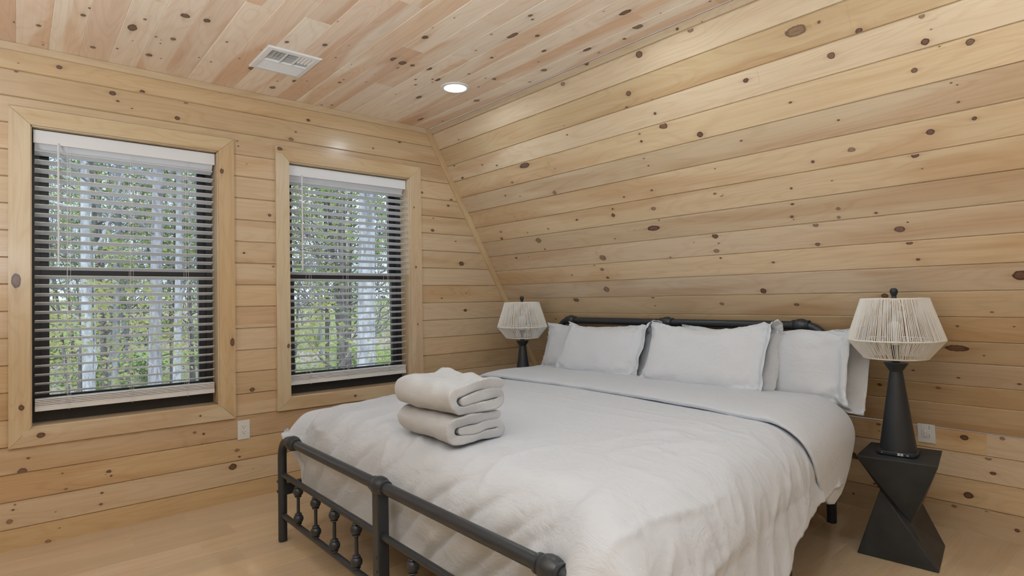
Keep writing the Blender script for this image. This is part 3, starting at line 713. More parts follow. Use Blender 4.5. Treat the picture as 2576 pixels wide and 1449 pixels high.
# mattress with its fitted sheet
def mattress():
    x0, x1, hw, z0, z1 = 1.115, 3.205, .972, .290, .615
    r = .055; n = 10
    prof = [(hw - r + r * sin(a), z1 - r + r * cos(a)) for a in [pi / 2 * k / n for k in range(n + 1)]] + [(hw - .02 + .02 * cos(a), z0 + .02 - .02 * sin(a)) for a in [pi / 2 * k / n for k in range(n + 1)]]
    def P(i, j):
        x = lerp(x0, x1, j); f = min(1, (x - x0 + .0001) / .10, (x1 - x + .0001) / .10); sh = 1 - .05 * (1 - sqrt(max(0, 1 - (1 - f) ** 2)))
        k = i * 2 * len(prof) ; k = int(k) % (2 * len(prof))
        b, z = prof[k] if k < len(prof) else (-prof[2 * len(prof) - 1 - k][0], prof[2 * len(prof) - 1 - k][1])
        wr = .0035 * nf(x * 7, b * 6 + 5, z * 9)
        f2 = min(1, (x - x0) / .16); cut = .12 * (1 - sqrt(max(0, 1 - (1 - f2) ** 2)))
        return Vector((x, yc(x) + b * sh + wr, z - (cut if z > .45 else 0) + wr))
    nn = 2 * len(prof)
    bm = bmesh.new(); nv = 44
    g = [[bm.verts.new(P(i / nn + 1e-6, j / (nv - 1))) for j in range(nv)] for i in range(nn)]
    for i in range(nn):
        for j in range(nv - 1): bm.faces.new((g[i][j], g[(i + 1) % nn][j], g[(i + 1) % nn][j + 1], g[i][j + 1]))
    bm.faces.new([g[i][0] for i in range(nn)]); bm.faces.new([g[i][-1] for i in range(nn)][::-1])
    bmesh.ops.recalc_face_normals(bm, faces=bm.faces)
    o = obj('mattress', bm, M_SHEET, angle=60)
    return tag(o, 'thick mattress in a white fitted sheet on the black bed frame', 'mattress')
mattress()
def top_z(x, b):
    return .648 + .034 * sstep(1.2, 2.5, x) + .014 * (1 - min(2, (b / 1.1) ** 2))
def hem_right(x):
    pts = [(1.0, .30), (1.5, .28), (1.79, .30), (1.9, .34), (2.04, .38), (2.15, .40), (2.35, .41), (2.8, .42)]
    for (a, za), (b, zb) in zip(pts, pts[1:]):
        if x <= b: return lerp(za, zb, max(0, (x - a) / (b - a)))
    return pts[-1][1]
def creases(x, b):
    """folds of the duvet seen along its own surface"""
    h = .006 * nf(x * 1.6, b * 1.3, 1.7)
    # long soft creases running from side to side
    for (x_, s, a, w) in ((1.55, .10, .006, .020), (1.95, -.08, .005, .018), (2.12, .05, .006, .015), (1.33, .16, .006, .03), (1.72, -.14, .004, .016)):
        d = x - (x_ + s * b + .025 * noise.noise(Vector((b * 2.1, x_ * 7, 0)))); h += a * exp(-(d / w) ** 2) * (.5 + .7 * noise.noise(Vector((b * 1.4, x_ * 3, 4))))
    # crumpled patch towards the near side
    c = exp(-((x - 1.85) / .38) ** 2 - ((b + .86) / .26) ** 2)
    h += c * (.012 * ridge(x * 4.0 + b * 3, b * 5 - x * 1.5, 3) ** 2 + .005 * ridge(x * 9, b * 9, 8) ** 2 + .008 * nf(x * 5, b * 4, 2))
    c2 = exp(-((x - 1.32) / .22) ** 2)
    h += c2 * (.014 * ridge(x * 1.6 + b * .8, b * 5.6, 6) ** 3 + .010 * ridge(x * 2.4 - b * .5, b * 9.5, 3) ** 2 * noise.noise(Vector((b * 1.7, 2, 2))))
    return h
def duvet():
    XE = 2.66; R = .17; RF = .21; x_start = 1.078 + RF; wl, wr = .920, .972
    NU, NV = 190, 250
    Lf = .50; Ll = .42; Lr = .75
    def P(i, j):
        s = -Lf + i * (Lf + XE - x_start)
        t = -(wr + Lr) + j * (wr + Lr + wl + Ll)
        xo, df = roll(-s, RF)
        side = -1 if t < 0 else 1
        kc = sstep(.78, 1.10, abs(t)) if side < 0 else .75 * sstep(.93, 1.0, abs(t))      # at the near corner the duvet lies over the end of the bar
        xsb = x_start - .115 * kc
        x = xsb + s * (XE - xsb) / (XE - x_start) if s > 0 else xsb - xo
        w_ = wr if side < 0 else wl
        d = abs(t) - w_; R = .200 if side < 0 else .17
        xx = max(x, 1.1)
        if side < 0:
            dmax = R * pi / 2 + max(.02, top_z(xx, .95) - R - hem_right(xx)) * 1.08
            dmax += .010 * noise.noise(Vector((x * 7, 3, 1))) + .006 * noise.noise(Vector((x * 23, 1, 1)))
            d = d * dmax / Lr if d > 0 else d
        else:
            dmax = R * pi / 2 - .03; d = d * dmax / Ll if d > 0 else d
        yo, ds = roll(d, R, .30 if side < 0 else .08)
        b = side * ((w_ if d > 0 else abs(t)) + yo)
        # past the posts the foot edge only rolls over
        lim = sstep(.90, .97, abs(b)); df2 = min(df, lerp(df, .10, lim)) if side > 0 else df
        drop = (df2 ** 2.6 + ds ** 2.6) ** (1 / 2.6)
        z = top_z(xx, b) - drop
        h = creases(x if s > 0 else x_start + s * .8, b if d <= 0 else side * (w_ + d))
        # hanging folds on the near side
        if side < 0 and d > 0:
            k = sstep(0, .34, d)
            h += k * (.009 * sin(x * 9 + 2.2 * noise.noise(Vector((x * 2.5, 0, 0))) + d * 3) * (.5 + .5 * noise.noise(Vector((x * 3, 7, 0)))) + .016 * noise.noise(Vector((x * 4.5, d * 2.5, 9))) + .008 * ridge(x * 9 + d * 6, d * 4, 2) ** 2)
        # tucked face behind the footboard: slanting pulls
        fx = 0
        if s < 0:
            k = sstep(.05, .30, -s) * (1 - lim)
            fx = k * (.026 * ridge(b * 5 + s * 6, s * 2, 5) ** 2 + .010 * noise.noise(Vector((b * 9, s * 5, 1))) + .006 * nf(b * 14 + s * 9, s * 6, 1)) 
            h += .012 * sstep(0, .12, -s) * ridge(b * 4.3, s * 3 + x, 2) ** 3 * (1 - sstep(.2, .3, -s))
        x += (.07 if side < 0 else .12) * sstep(0, .30 if side < 0 else .22, d) * sstep(0, RF, -s)
        no_d = sstep(0, R, d); nof = sstep(0, RF, -s)
        dx = -h * nof * .7 + min(.034, fx); dz = h * (1 - .9 * max(no_d, nof)); dy = side * h * no_d
        return Vector((max(1.068 - .115 * kc, x + dx), yc(xx) + b + dy, z + dz))
    bm, g = grid_mesh(P, NU, NV)
    o = obj('duvet', bm, M_DUVET, angle=180)
    m = o.modifiers.new('thickness', 'SOLIDIFY'); m.thickness = .014; m.offset = -1
    tag(o, 'plain white duvet spread over the bed and hanging over its near side', 'duvet')
    # turned-back top of the duvet, a thick soft band
    XF0, XB0 = 2.355, 2.985
    def crease_x(b): return XF0 + .02 * sin(b * 2.3 + .5) + .018 * noise.noise(Vector((b * 2.2, 1, 1))) - .05 * sstep(.5, 1.3, -b)
    NB, NL = 200, 64
    wl2, wr2 = .90, .99
    def Q(i, j):
        a = i * 2 * pi                      # around the closed cross-section
        t = lerp(-(wr2 + .44), wl2 + .30, j)
        side = -1 if t < 0 else 1; w_ = wr2 if side < 0 else wl2
        d = abs(t) - w_; R2 = .175
        yo, ds = roll(d, R2, .05)
        b = side * ((w_ if d > 0 else abs(t)) + yo)
        xf = crease_x(b); xb = XB0 - .02 * noise.noise(Vector((b * 1.8, 4, 4)))
        # on the near side the band narrows to a rounded lobe
        if side < 0 and d > 0:
            q = min(1, d / .44); rr = sqrt(max(0, 1 - q ** 2.6)); mid = lerp(2.62, 2.50, q); xf = mid + (xf - mid) * rr; xb = mid + (xb - mid) * rr
        if side > 0 and d > 0:
            q = min(1, d / .30); rr = sqrt(max(0, 1 - q ** 3)); mid = 2.66; xf = mid + (xf - mid) * rr; xb = mid + (xb - mid) * rr
        xm, hx = (xf + xb) / 2, (xb - xf) / 2
        ca, sa = cos(a), sin(a)
        ex = abs(ca) ** .55 * (1 if ca > 0 else -1)
        T = .013 * (1 if d <= 0 else max(.25, 1 - .5 * d / .44))
        x = xm - hx * ex
        tz = abs(sa) ** (.9 if sa > 0 else .30) * (1 if sa > 0 else -1) * T * (1.25 - .25 * ex * -1)
        h = .006 * nf(x * 3, b * 2.2, 7) + .004 * ridge(x * 6, b * 3, 3) ** 2
        nd = sstep(0, R2, d)
        zz = top_z(x, b) + .0135 - ds
        return Vector((x, yc(x) + b + side * nd * (tz + .016 + h), zz + (tz + h) * (1 - .92 * nd)))
    bm, g = grid_mesh(lambda i, j: Q(i, j), NL, NB, close_u=True)
    bmesh.ops.recalc_face_normals(bm, faces=bm.faces)
    obj('turned_back_edge', bm, M_DUVET, o, angle=180)
    return o
duvet()

def pillow(label, x, y, z, w, hgt, thick, lean, yaw, seed, ext=.09, sag=.03, ears=.03, roll_=0.0):
    """A pillow standing on its long edge, leaning back; the open mouth of its case faces the near side of the bed (-y)."""
    NP, NA = 78, 56
    def P(i, j):
        a = i * 2 * pi; p = lerp(-1, 1 + ext * 2 / w * 1.0, j)
        pin = min(p, 1.0)
        # outline: sides bow inwards between the pulled-out corners
        hh = hgt / 2 * (1 - (.055 if p < 1 else .055) * (1 - abs(pin) ** 2.2) + ears * 0)
        edge = 1 - max(0, -p) ** 7 if p < 0 else 1.0
        th = thick / 2 * (max(0.0, 1 - abs(pin) ** 3.2)) ** .62
        ca, sa = cos(a), sin(a)
        q = abs(ca) ** .62 * (1 if ca > 0 else -1)
        if p > .86:
            mouth = sstep(.86, 1.0, p); th = max(th, mouth * (.026 + .030 * sstep(1.0, 1.0 + ext * 2 / w, p)))
            hh *= 1 - .05 * sstep(.9, 1.02, p) + .09 * sstep(1.0, 1 + ext * 2 / w, p)
        front = sa > 0
        t = th * abs(sa) ** .85 * (1 if sa > 0 else -1) * (1 - abs(q) ** 6 * .35)
        u = p * w / 2
        u -= .035 * (1 - q * q) * (1 if p < -.7 else 0) * sstep(.7, 1, -p) * -1
        if p > .95 and front: u -= .045 * (ext / .11) * sstep(.95, 1.0 + ext * 2 / w, p) * abs(sa) ** .5
        # wrinkles
        e = sstep(.35, 1.0, abs(pin)) + sstep(.55, 1, abs(q)) * .7
        s1 = 1 if sa > 0 else -1
        wv = .010 * nf(p * 2.2 + seed, q * 2.4, s1 * 2 + seed) + .011 * e * ridge(p * 5 + seed, q * 7, s1) ** 2 + .006 * ridge(p * 11, q * 14 + seed, s1 * 3) ** 2 * e
        if p > .8:
            wv += .012 * sstep(.8, 1.05, p) * nf(q * 5 + seed, p * 2, s1) + .006 * sstep(.75, 1, p) * ridge(q * 9, p * 4 + seed, 5)
            u += .012 * noise.noise(Vector((q * 3 + seed, s1 * 2, 0))) * sstep(1, 1.1, p)
        t += wv * s1 * min(1, th / .02 + .1)
        v = q * hh + .008 * noise.noise(Vector((p * 3, seed, q)))
        v += sag * (p * p - .6) * (.5 if q > 0 else .15) 
        v += .012 * noise.noise(Vector((p * 4 + seed, 2, 2))) * (1 if q > .8 else 0)
        return Vector((-t, -u, v))
    bm, g = grid_mesh(P, NA, NP, close_u=True)
    bmesh.ops.recalc_face_normals(bm, faces=bm.faces)
    # seam line where the hem of the case is stitched
    bmesh.ops.transform(bm, matrix=Matrix.Translation((x, y, z)) @ Matrix.Rotation(yaw, 4, 'Z') @ Matrix.Rotation(roll_, 4, 'X') @ Matrix.Rotation(lean, 4, 'Y'), verts=bm.verts)
    o = obj('pillow', bm, M_PILLOW, angle=180)
    m = o.modifiers.new('cloth', 'SOLIDIFY'); m.thickness = .003; m.offset = -1
    return tag(o, label, 'pillow', 'white pillows against the headboard')
L = radians
pillow('white pillow at the far back left, mostly hidden behind the front left pillow', 3.115, 2.80, .820, .92, .385, .15, L(17), L(1), 1.3, ext=.05)
pillow('white pillow at the back right with its wide case mouth open beside the near lamp', 3.105, 1.605, .822, .94, .400, .17, L(15), L(-2), 4.1, ext=.11, sag=.03)
pillow('white front left pillow with ruffled right edge, below the left headboard bend', 2.962, 2.575, .842, .72, .375, .15, L(26), L(-2), 7.7, ext=.07, sag=.07)
pillow('white front middle pillow leaning across the gap between the other pillows', 2.925, 1.80, .852, .72, .40, .16, L(26), L(4), 11.2, ext=.05, sag=.08)

# ------------------------------------------------------------------ folded towels
def towel(label, x, y, z, w, ln, hgt, rz, seed, tilt=0.0, loose=0.0):
    """profile of the folded towel in (x,z), swept along y; the folds show on the near end"""
    t = hgt / 3.05
    r_ = hgt / 2
    path = [(w * .96, hgt - t * .5)]
    path += [(w * .7, hgt - t * .45), (w * .4, hgt - t * .4), (r_ * 1.0, hgt - t * .5)]
    for k in range(1, 8):
        a = pi / 2 + pi * k / 8; path.append((r_ * .95 + (r_ - t * .5) * cos(a) * 1.05, hgt / 2 + (hgt / 2 - t * .5) * sin(a)))
    path += [(r_, t * .5), (w * .4, t * .5), (w * .72, t * .5), (w * .90, t * .55)]
    rr = (hgt - t) / 2 * .55
    for k in range(0, 9):
        a = -pi / 2 + pi * k / 8; path.append((w * .95 + rr * cos(a) * .9, t * .55 + rr + rr * sin(a)))
    path += [(w * .75, t * .5 + rr * 1.98), (w * .5, t * 1.52), (w * .26, t * 1.5)]
    P2 = [Vector((a, 0, b)) for a, b in path]
    # resample
    seg = [0]
    for a, b in zip(P2, P2[1:]): seg.append(seg[-1] + (b - a).length)
    N = 90; line = []
    for i in range(N):
        s = seg[-1] * i / (N - 1); k = max(j for j in range(len(seg)) if seg[j] <= s + 1e-9); k = min(k, len(P2) - 2)
        f = (s - seg[k]) / max(1e-9, seg[k + 1] - seg[k]); line.append(P2[k].lerp(P2[k + 1], f))
    for _ in range(3): line = [line[0]] + [(line[i - 1] + line[i] * 2 + line[i + 1]) / 4 for i in range(1, N - 1)] + [line[-1]]
    nr = []
    for i in range(N):
        d = (line[min(N - 1, i + 1)] - line[max(0, i - 1)]).normalized(); nr.append(Vector((-d.z, 0, d.x)))
    outline = [line[i] + nr[i] * t * .515 for i in range(N)]
    for k in range(1, 6):
        a = pi * k / 6; e = line[-1]; d = (line[-1] - line[-2]).normalized(); outline.append(e + nr[-1] * t * .515 * cos(a) + d * t * .515 * sin(a))
    outline += [line[i] - nr[i] * t * .515 for i in range(N - 1, -1, -1)]
    for k in range(1, 6):
        a = pi * k / 6; e = line[0]; d = (line[0] - line[1]).normalized(); outline.append(e - nr[0] * t * .515 * cos(a) + d * t * .515 * sin(a))
    NL = 46; M = len(outline)
    cx0, cz0 = w / 2, hgt / 2
    bm = bmesh.new(); rings = []
    for j in range(NL):
        v = j / (NL - 1); yy = (v - .5) * ln
        endd = min(v, 1 - v) * ln
        sh = 1 - .06 * (1 - sstep(0, .03, endd))
        rg = []
        for i, p in enumerate(outline):
            q = Vector((cx0 + (p.x - cx0) * (.995 + .005 * sh), yy, cz0 + (p.z - cz0) * 1.0))
            n = noise.noise_vector(Vector((p.x * 9 + seed, yy * 6, p.z * 12))) * .009 + noise.noise_vector(Vector((p.x * 22, yy * 18 + seed, p.z * 30))) * .004
            bulge = loose * (.018 * nf(p.x * 5 + seed, yy * 6, 1) + .014 * ridge(p.x * 4, yy * 5 + seed, 0)) * (p.z / hgt)
            q += n; q.z += bulge; q.y += .010 * noise.noise(Vector((p.x * 8 + seed, p.z * 16, (1 if v > .5 else 0) * 5))) * (1 - sstep(0, .08, endd)) * 1.5
            if q.z < .0015: q.z = .0015
            rg.append(bm.verts.new(q))
        rings.append(rg)
    for a, b in zip(rings, rings[1:]):
        for i in range(M): bm.faces.new((a[i], a[(i + 1) % M], b[(i + 1) % M], b[i]))
    # end caps: strip between the two sides of the folded layer
    for rg, fl in ((rings[0], 1), (rings[-1], 0)):
        for i in range(N - 1):
            a, b_, c, d = rg[i], rg[i + 1], rg[(N + 5) + N - 1 - (i + 1)], rg[(N + 5) + N - 1 - i]
            bm.faces.new((a, b_, c, d) if fl else (d, c, b_, a))
        bm.faces.new([rg[k] for k in range(N - 1, N + 6)]); bm.faces.new([rg[k] for k in list(range(2 * N + 4, 2 * N + 10)) if k < M] + [rg[0]])
    bmesh.ops.recalc_face_normals(bm, faces=bm.faces)
    bmesh.ops.transform(bm, matrix=Matrix.Rotation(tilt, 4, 'Y') @ Matrix.Translation((-w * .0, 0, 0)), verts=bm.verts)
    o = obj('towel', bm, M_TOWEL, angle=75)
    o.location = (x, y, z); o.rotation_euler = (0, 0, rz)
    m = o.modifiers.new('sub', 'SUBSURF'); m.levels = 1; m.render_levels = 1
    return tag(o, label, 'towel', 'folded bath towels on the bed')
tz0 = top_z(1.35, 0) + .004
towel('neatly folded white bath towel at the bottom of the pair on the duvet', 1.190, 1.935, tz0, .240, .38, .104, L(-2), 2.0, loose=.25)
towel('looser folded white bath towel on top of the other towel', 1.178, 1.925, tz0 + .110, .250, .39, .106, L(1), 9.0, loose=1.3)

# ------------------------------------------------------------------ twisted side tables
def side_table(label, loc, rz=0):
    """loc = centre on the floor; outline measured from the near table"""
    c = Vector((3.145, .905, 0))
    T = [Vector(v) - c for v in ((3.245, 1.052, .458), (2.925, 1.012, .458), (2.975, .712, .458), (3.292, .770, .458))]   # back-left, front-left, front-right, back-right
    B = [Vector(v) - c for v in ((3.300, 1.085, .002), (2.958, 1.030, .002), (2.990, .722, .002), (3.331, .777, .002))]
    Q, E_ = Vector((3.010, .945, .300)) - c, Vector((3.035, .835, .170)) - c      # ends of the slanting waist on the front
    Qb, Eb = Vector((3.235, .975, .230)) - c, Vector((3.250, .842, .205)) - c     # and at the back
    bm = bmesh.new(); V = lambda p: bm.verts.new(p)
    t = [V(p) for p in T]; t2 = [V(p + Vector((0, 0, -.004))) for p in T]; b = [V(p) for p in B]; q, e, qb, eb = V(Q), V(E_), V(Qb), V(Eb)
    F = bm.faces.new
    F((t[0], t[1], t[2], t[3])); F((b[3], b[2], b[1], b[0]))
    for i in range(4): F((t[i], t2[i], t2[(i + 1) % 4], t[(i + 1) % 4]))
    F((t2[1], q, e)); F((t2[1], e, t2[2]))                 # front upper
    F((q, b[1], b[2])); F((q, b[2], e))                    # front lower
    F((t2[2], e, eb)); F((t2[2], eb, t2[3]))               # right upper
    F((e, b[2], b[3])); F((e, b[3], eb))                   # right lower
    F((t2[3], eb, qb)); F((t2[3], qb, t2[0])); F((eb, b[3], b[0])); F((eb, b[0], qb))
    F((t2[0], qb, q)); F((t2[0], q, t2[1])); F((qb, b[0], b[1])); F((qb, b[1], q))
    bmesh.ops.recalc_face_normals(bm, faces=bm.faces)
    bmesh.ops.bevel(bm, geom=[e_ for e_ in bm.edges if e_.calc_length() > .02], offset=.0025, segments=1, affect='EDGES')
    o = obj('side_table', bm, M_TABLE, smooth=False); o.location = loc; o.rotation_euler = (0, 0, rz)
    return tag(o, label, 'side table')
side_table('twisted faceted black side table beside the near right side of the bed', (3.145, .905, 0))
t2 = side_table('twisted faceted black side table in the corner, under the far left lamp behind the bed', (3.02, 3.50, 0), L(0))

# ------------------------------------------------------------------ table lamps
def table_lamp(label, x, y, z, yaw=0, tiltx=0):
    r = tag(empty('table_lamp', (x, y, z), yaw), label, 'lamp', 'string shaded table lamps')
    # rounded square foot with sockets and switches on its front edge
    bm = bmesh.new(); box(bm, -.079, .079, -.079, .079, .0005, .020, 0)
    ve = [e for e in bm.edges if abs(e.verts[0].co.z - e.verts[1].co.z) > .01]; bmesh.ops.bevel(bm, geom=ve, offset=.030, segments=6, affect='EDGES', profile=.5)
    he = [e for e in bm.edges if abs(e.verts[0].co.z - e.verts[1].co.z) < .001 and len(e.link_faces) == 2 and abs(e.calc_face_angle(0)) > 1]
    bmesh.ops.bevel(bm, geom=he, offset=.005, segments=3, affect='EDGES')
    bs = obj('base', bm, M_LAMPB, r, angle=50)
    for dy, w, h in ((-.012, .010, .004), (-.024, .010, .004), (-.045, .008, .003)):
        for zz in ((.0150, .0090) if w > .009 else (.0115,)):
            bm = bmesh.new(); box(bm, -.0798, -.0780, dy - w / 2, dy + w / 2, zz - h / 2 - .0008, zz + h / 2 - .0008); obj('port_label', bm, M_LED, bs, smooth=False)
    bm = bmesh.new(); box(bm, -.0798, -.0780, .050, .056, .010, .0145); obj('power_light', bm, simple('small_orange_light_cover', (.55, .25, .12), .4), bs, smooth=False)
    # cone body and cup
    bm = bmesh.new()
    lathe(bm, [(0, .0195), (.0735, .0195), (.0730, .024), (.0265, .372), (.0255, .376), (.0275, .380), (.0480, .412), (.0490, .4155), (.0470, .4175), (.012, .418), (0, .418)], (0, 0, 0), 48)
    obj('body', bm, M_LAMPB, r, angle=30)
    bm = bmesh.new(); lathe(bm, [(.016, .418), (.017, .428), (.014, .430), (.014, .478), (.017, .480), (.017, .498), (0, .498)], (0, 0, 0), 20); obj('bulb_socket', bm, M_LAMPB, r)
    bm = bmesh.new(); lathe(bm, [(.013, .498), (.014, .512), (.026, .545), (.0305, .570), (.027, .592), (.015, .606), (0, .610)], (0, 0, 0), 24); obj('bulb', bm, M_WHITEP, r)
    bm = bmesh.new()
    for s in (-1, 1): tube(bm, [(0, s * .016, .424), (0, s * .048, .47), (0, s * .058, .54), (0, s * .046, .64), (0, s * .02, .70), (0, 0, .712)], .0018, 8)
    obj('harp', bm, M_WHITEM, r)
    # shade: three hoops wound with string
    zt, zm, zb, rt, rm, rb = .712, .523, .440, .133, .192, .128
    bm = bmesh.new(); rn = random.Random(5)
    for z_, r_ in ((zt, rt), (zm, rm), (zb, rb)):
        tube(bm, [(r_ * cos(2 * pi * k / 72), r_ * sin(2 * pi * k / 72), z_) for k in range(73)], .0034, 8, cap=False)
    n1 = 168
    for k in range(n1):
        a = 2 * pi * k / n1 + rn.uniform(-.006, .006); da = .03 + rn.uniform(-.008, .008)
        p0 = (rt * 1.012 * cos(a), rt * 1.012 * sin(a), zt); p1 = (rm * 1.010 * cos(a + da), rm * 1.010 * sin(a + da), zm); p2 = (rb * cos(a + 2 * da), rb * sin(a + 2 * da), zb)
        rr = rn.uniform(.0014, .0019)
        tube(bm, [p0, p1], rr, 6, cap=False); tube(bm, [p1, p2], rr, 6, cap=False)
    obj('shade', bm, M_CORD, r)
    bm = bmesh.new()
    for k in range(3):
        a = 2 * pi * k / 3 + .5; tube(bm, [(0, 0, .711), (rt * cos(a), rt * sin(a), zt)], .0018, 6)
    lathe(bm, [(0, .714), (.012, .714), (.012, .710), (0, .710)], (0, 0, 0), 16)
    obj('shade_spider', bm, M_WHITEM, r)
    bm = bmesh.new(); lathe(bm, [(0, .712), (.012, .712), (.0115, .716), (.009, .724), (.0125, .732), (.0165, .742), (.0160, .752), (.010, .760), (0, .762)], (0, 0, 0), 24); obj('finial', bm, M_LAMPB, r)
    return r
lamp = table_lamp('black cone table lamp with cream string shade on the near side table', 3.100, .893, .4592, L(8))
l2 = copy_tree(lamp); l2.location = (2.995, 3.375, .4592); l2.rotation_euler = (0, 0, L(5))
tag(l2, 'black cone table lamp with cream string shade in the corner left of the headboard')
# ------------------------------------------------------------------ outdoors: spring woodland on lower ground
GZ = -2.6
def bark(name, a, b, sc=9):
    t = NT(name); co = t.coord()
    n = t.noise(t.mapping(co, (sc, sc, sc * .35)), 1.0, 5, .65, .6)
    t.l.new(t.mix(t.ramp(n, (.35, 0.0), (.65, 1.0)), (*a, 1), (*b, 1)), t.b.inputs['Base Color']); t.b.inputs['Roughness'].default_value = .9
    t.b.inputs['Specular IOR Level'].default_value = .1; t.bump(n, .6, .02); return t.m
M_BPALE = bark('pale_grey_bark', (.30, .32, .36), (.68, .70, .76), 14)
M_BGREY = bark('grey_bark', (.22, .22, .25), (.48, .49, .54))
M_BDARK = bark('dark_brown_bark', (.10, .09, .09), (.28, .26, .26))
def leafm(name, c1, c2):
    t = NT(name); n = t.noise(t.coord(), 1.6, 3)
    c = t.mix(t.ramp(n, (.35, 0.0), (.65, 1.0)), (*c1, 1), (*c2, 1))
    t.l.new(c, t.b.inputs['Base Color']); t.b.inputs['Roughness'].default_value = .6
    t.b.inputs['Specular IOR Level'].default_value = .2
    tr = t.new('ShaderNodeBsdfTranslucent'); t.l.new(c, tr.inputs['Color']); mx = t.new('ShaderNodeMixShader'); mx.inputs[0].default_value = .45
    t.l.new(t.b.outputs[0], mx.inputs[1]); t.l.new(tr.outputs[0], mx.inputs[2]); t.l.new(mx.outputs[0], t.out.inputs['Surface']); return t.m
M_LEAF = leafm('spring_green_leaves', (.26, .38, .09), (.50, .60, .22))
M_LEAFY = leafm('yellow_green_leaves', (.40, .43, .16), (.56, .56, .26))
M_LEAFD = leafm('deep_green_leaves', (.12, .19, .07), (.24, .34, .12))
def ground_mat():
    t = NT('leaf_litter_and_grass'); co = t.coord()
    n = t.noise(co, .16, 5, .6); n2 = t.noise(co, 3.0, 6, .7)
    a = t.mix(t.ramp(n2, (.3, 0.0), (.7, 1.0)), (.26, .21, .17, 1), (.58, .52, .47, 1)); b = t.mix(n2, (.18, .24, .08, 1), (.40, .48, .20, 1))
    t.l.new(t.mix(t.ramp(n, (.44, 0.0), (.56, 1.0)), a, b), t.b.inputs['Base Color']); t.b.inputs['Roughness'].default_value = 1
    t.b.inputs['Specular IOR Level'].default_value = 0; t.bump(n2, .6, .1); return t.m
def gz(x, y): return GZ + .055 * max(0, y - 14) + .35 * noise.noise(Vector((x * .12, y * .12, 0))) * sstep(6, 12, y)
bm = bmesh.new(); NX, NY = 70, 60
gg = [[bm.verts.new((lerp(-70, 90, i / (NX - 1)), lerp(-12, 95, j / (NY - 1)), 0)) for j in range(NY)] for i in range(NX)]
for r_ in gg:
    for v in r_: v.co.z = gz(v.co.x, v.co.y)
for i in range(NX - 1):
    for j in range(NY - 1): bm.faces.new((gg[i][j], gg[i + 1][j], gg[i + 1][j + 1], gg[i][j + 1]))
o = obj('ground', bm, ground_mat(), angle=180); o['kind'] = 'structure'
rt_ = random.Random(21)
def leaf(bm, p, s):
    n = Vector((rt_.uniform(-1, 1), rt_.uniform(-1, 1), rt_.uniform(-.6, 1))).normalized(); u, v = frame_of(n)
    q = [p - u * s, p + v * s * .55, p + u * s, p - v * s * .55]
    bm.faces.new([bm.verts.new(a) for a in q])
def make_tree(name, h, r, barkm, leafmat, nb, nleaf, lsize, bend_=.02, low=.25, blen=.3, droop=0):
    """root Empty at the foot; trunk with its boughs, foliage"""
    root = empty(name)
    bm = bmesh.new(); lv = bmesh.new()
    ph = rt_.uniform(0, 6); n = 12
    def tp(t): return Vector((bend_ * h * sin(t * 2.4 + ph) - bend_ * h * sin(ph), bend_ * h * cos(t * 2.0 + ph) - bend_ * h * cos(ph), h * t))
    def tr(t): return r * (1 - .82 * t) * (1 + .35 * exp(-t * 30))
    tube(bm, [tp(i / n) for i in range(n + 1)], [tr(i / n) for i in range(n + 1)], 12)
    tips = []
    def branch(p, d, L, rad, depth):
        pts = [p]; q = p; dd = d.normalized(); k = 5
        for i in range(k):
            dd = (dd + Vector((rt_.uniform(-.28, .28), rt_.uniform(-.28, .28), rt_.uniform(-.10, .26) - droop))).normalized(); q = q + dd * L / k; pts.append(q)
        tube(bm, pts, [rad * (1 - .8 * i / k) for i in range(k + 1)], 5, cap=False)
        if depth > 0:
            for _ in range(4):
                i = rt_.randint(1, k); s = rt_.choice((-1, 1))
                sd = (pts[i] - pts[i - 1]).normalized(); u, v = frame_of(sd); a = rt_.uniform(0, 6.28)
                branch(pts[i], sd * .6 + (u * cos(a) + v * sin(a)) * .8, L * rt_.uniform(.4, .65), rad * .45, depth - 1)
        if depth < 2:
            for i in range(1, k + 1): tips.append((pts[i], L * .25))
    for i in range(nb):
        t = low + (1 - low) * (i + rt_.random()) / nb; a = rt_.uniform(0, 2 * pi)
        d = Vector((cos(a), sin(a), rt_.uniform(.15, .8))); branch(tp(t), d, h * blen * (1.15 - t) * rt_.uniform(.7, 1.2), tr(t) * .38 + .004, 2 if nb < 22 else 1)
    for _ in range(nleaf):
        p, s = rt_.choice(tips); c = p + Vector((rt_.gauss(0, 1), rt_.gauss(0, 1), rt_.gauss(0, .6))) * s * .35
        for _k in range(3): leaf(lv, c + Vector((rt_.gauss(0, 1), rt_.gauss(0, 1), rt_.gauss(0, 1))) * lsize * 1.6, lsize * rt_.uniform(.7, 1.3))
    obj('trunk', bm, barkm, root, angle=180)
    obj('foliage', lv, leafmat, root, smooth=False)
    return root
def at(px, dist):
    """ground point seen in the picture column px at the given depth"""
    f = (px - 1288) / 1461.84 * dist
    x = .758948698 * f + .651150304 * dist; y = -.650941201 * f + .75872005 * dist
    return (x, y, gz(x, y) - .05)
def place(o, px, dist, rz=0, s=1, tilt=(0, 0)):
    o.location = at(px, dist); o.rotation_euler = (tilt[0], tilt[1], rz); o.scale = (s, s, s); return o
A = make_tree('tree', 15, .17, M_BPALE, M_LEAF, 18, 1100, .038, .012, .30, .26)
tag(place(A, 908, 9.2, .4), 'big tree with pale whitish bark close outside the right window', 'tree')
B = make_tree('tree', 16, .125, M_BGREY, M_LEAF, 18, 1500, .040, .010, .28, .26)
tag(place(B, 384, 10.5, 1.2, 1, (.0, .01)), 'grey scaly trunk tree outside the left window, its right half', 'tree')
C1 = make_tree('tree', 13, .10, M_BPALE, M_LEAFY, 16, 500, .035, .02, .3, .28)
tag(place(C1, 438, 12.5, 2.2, 1, (.02, .05)), 'slim pale leaning tree just right of the grey trunk', 'tree')
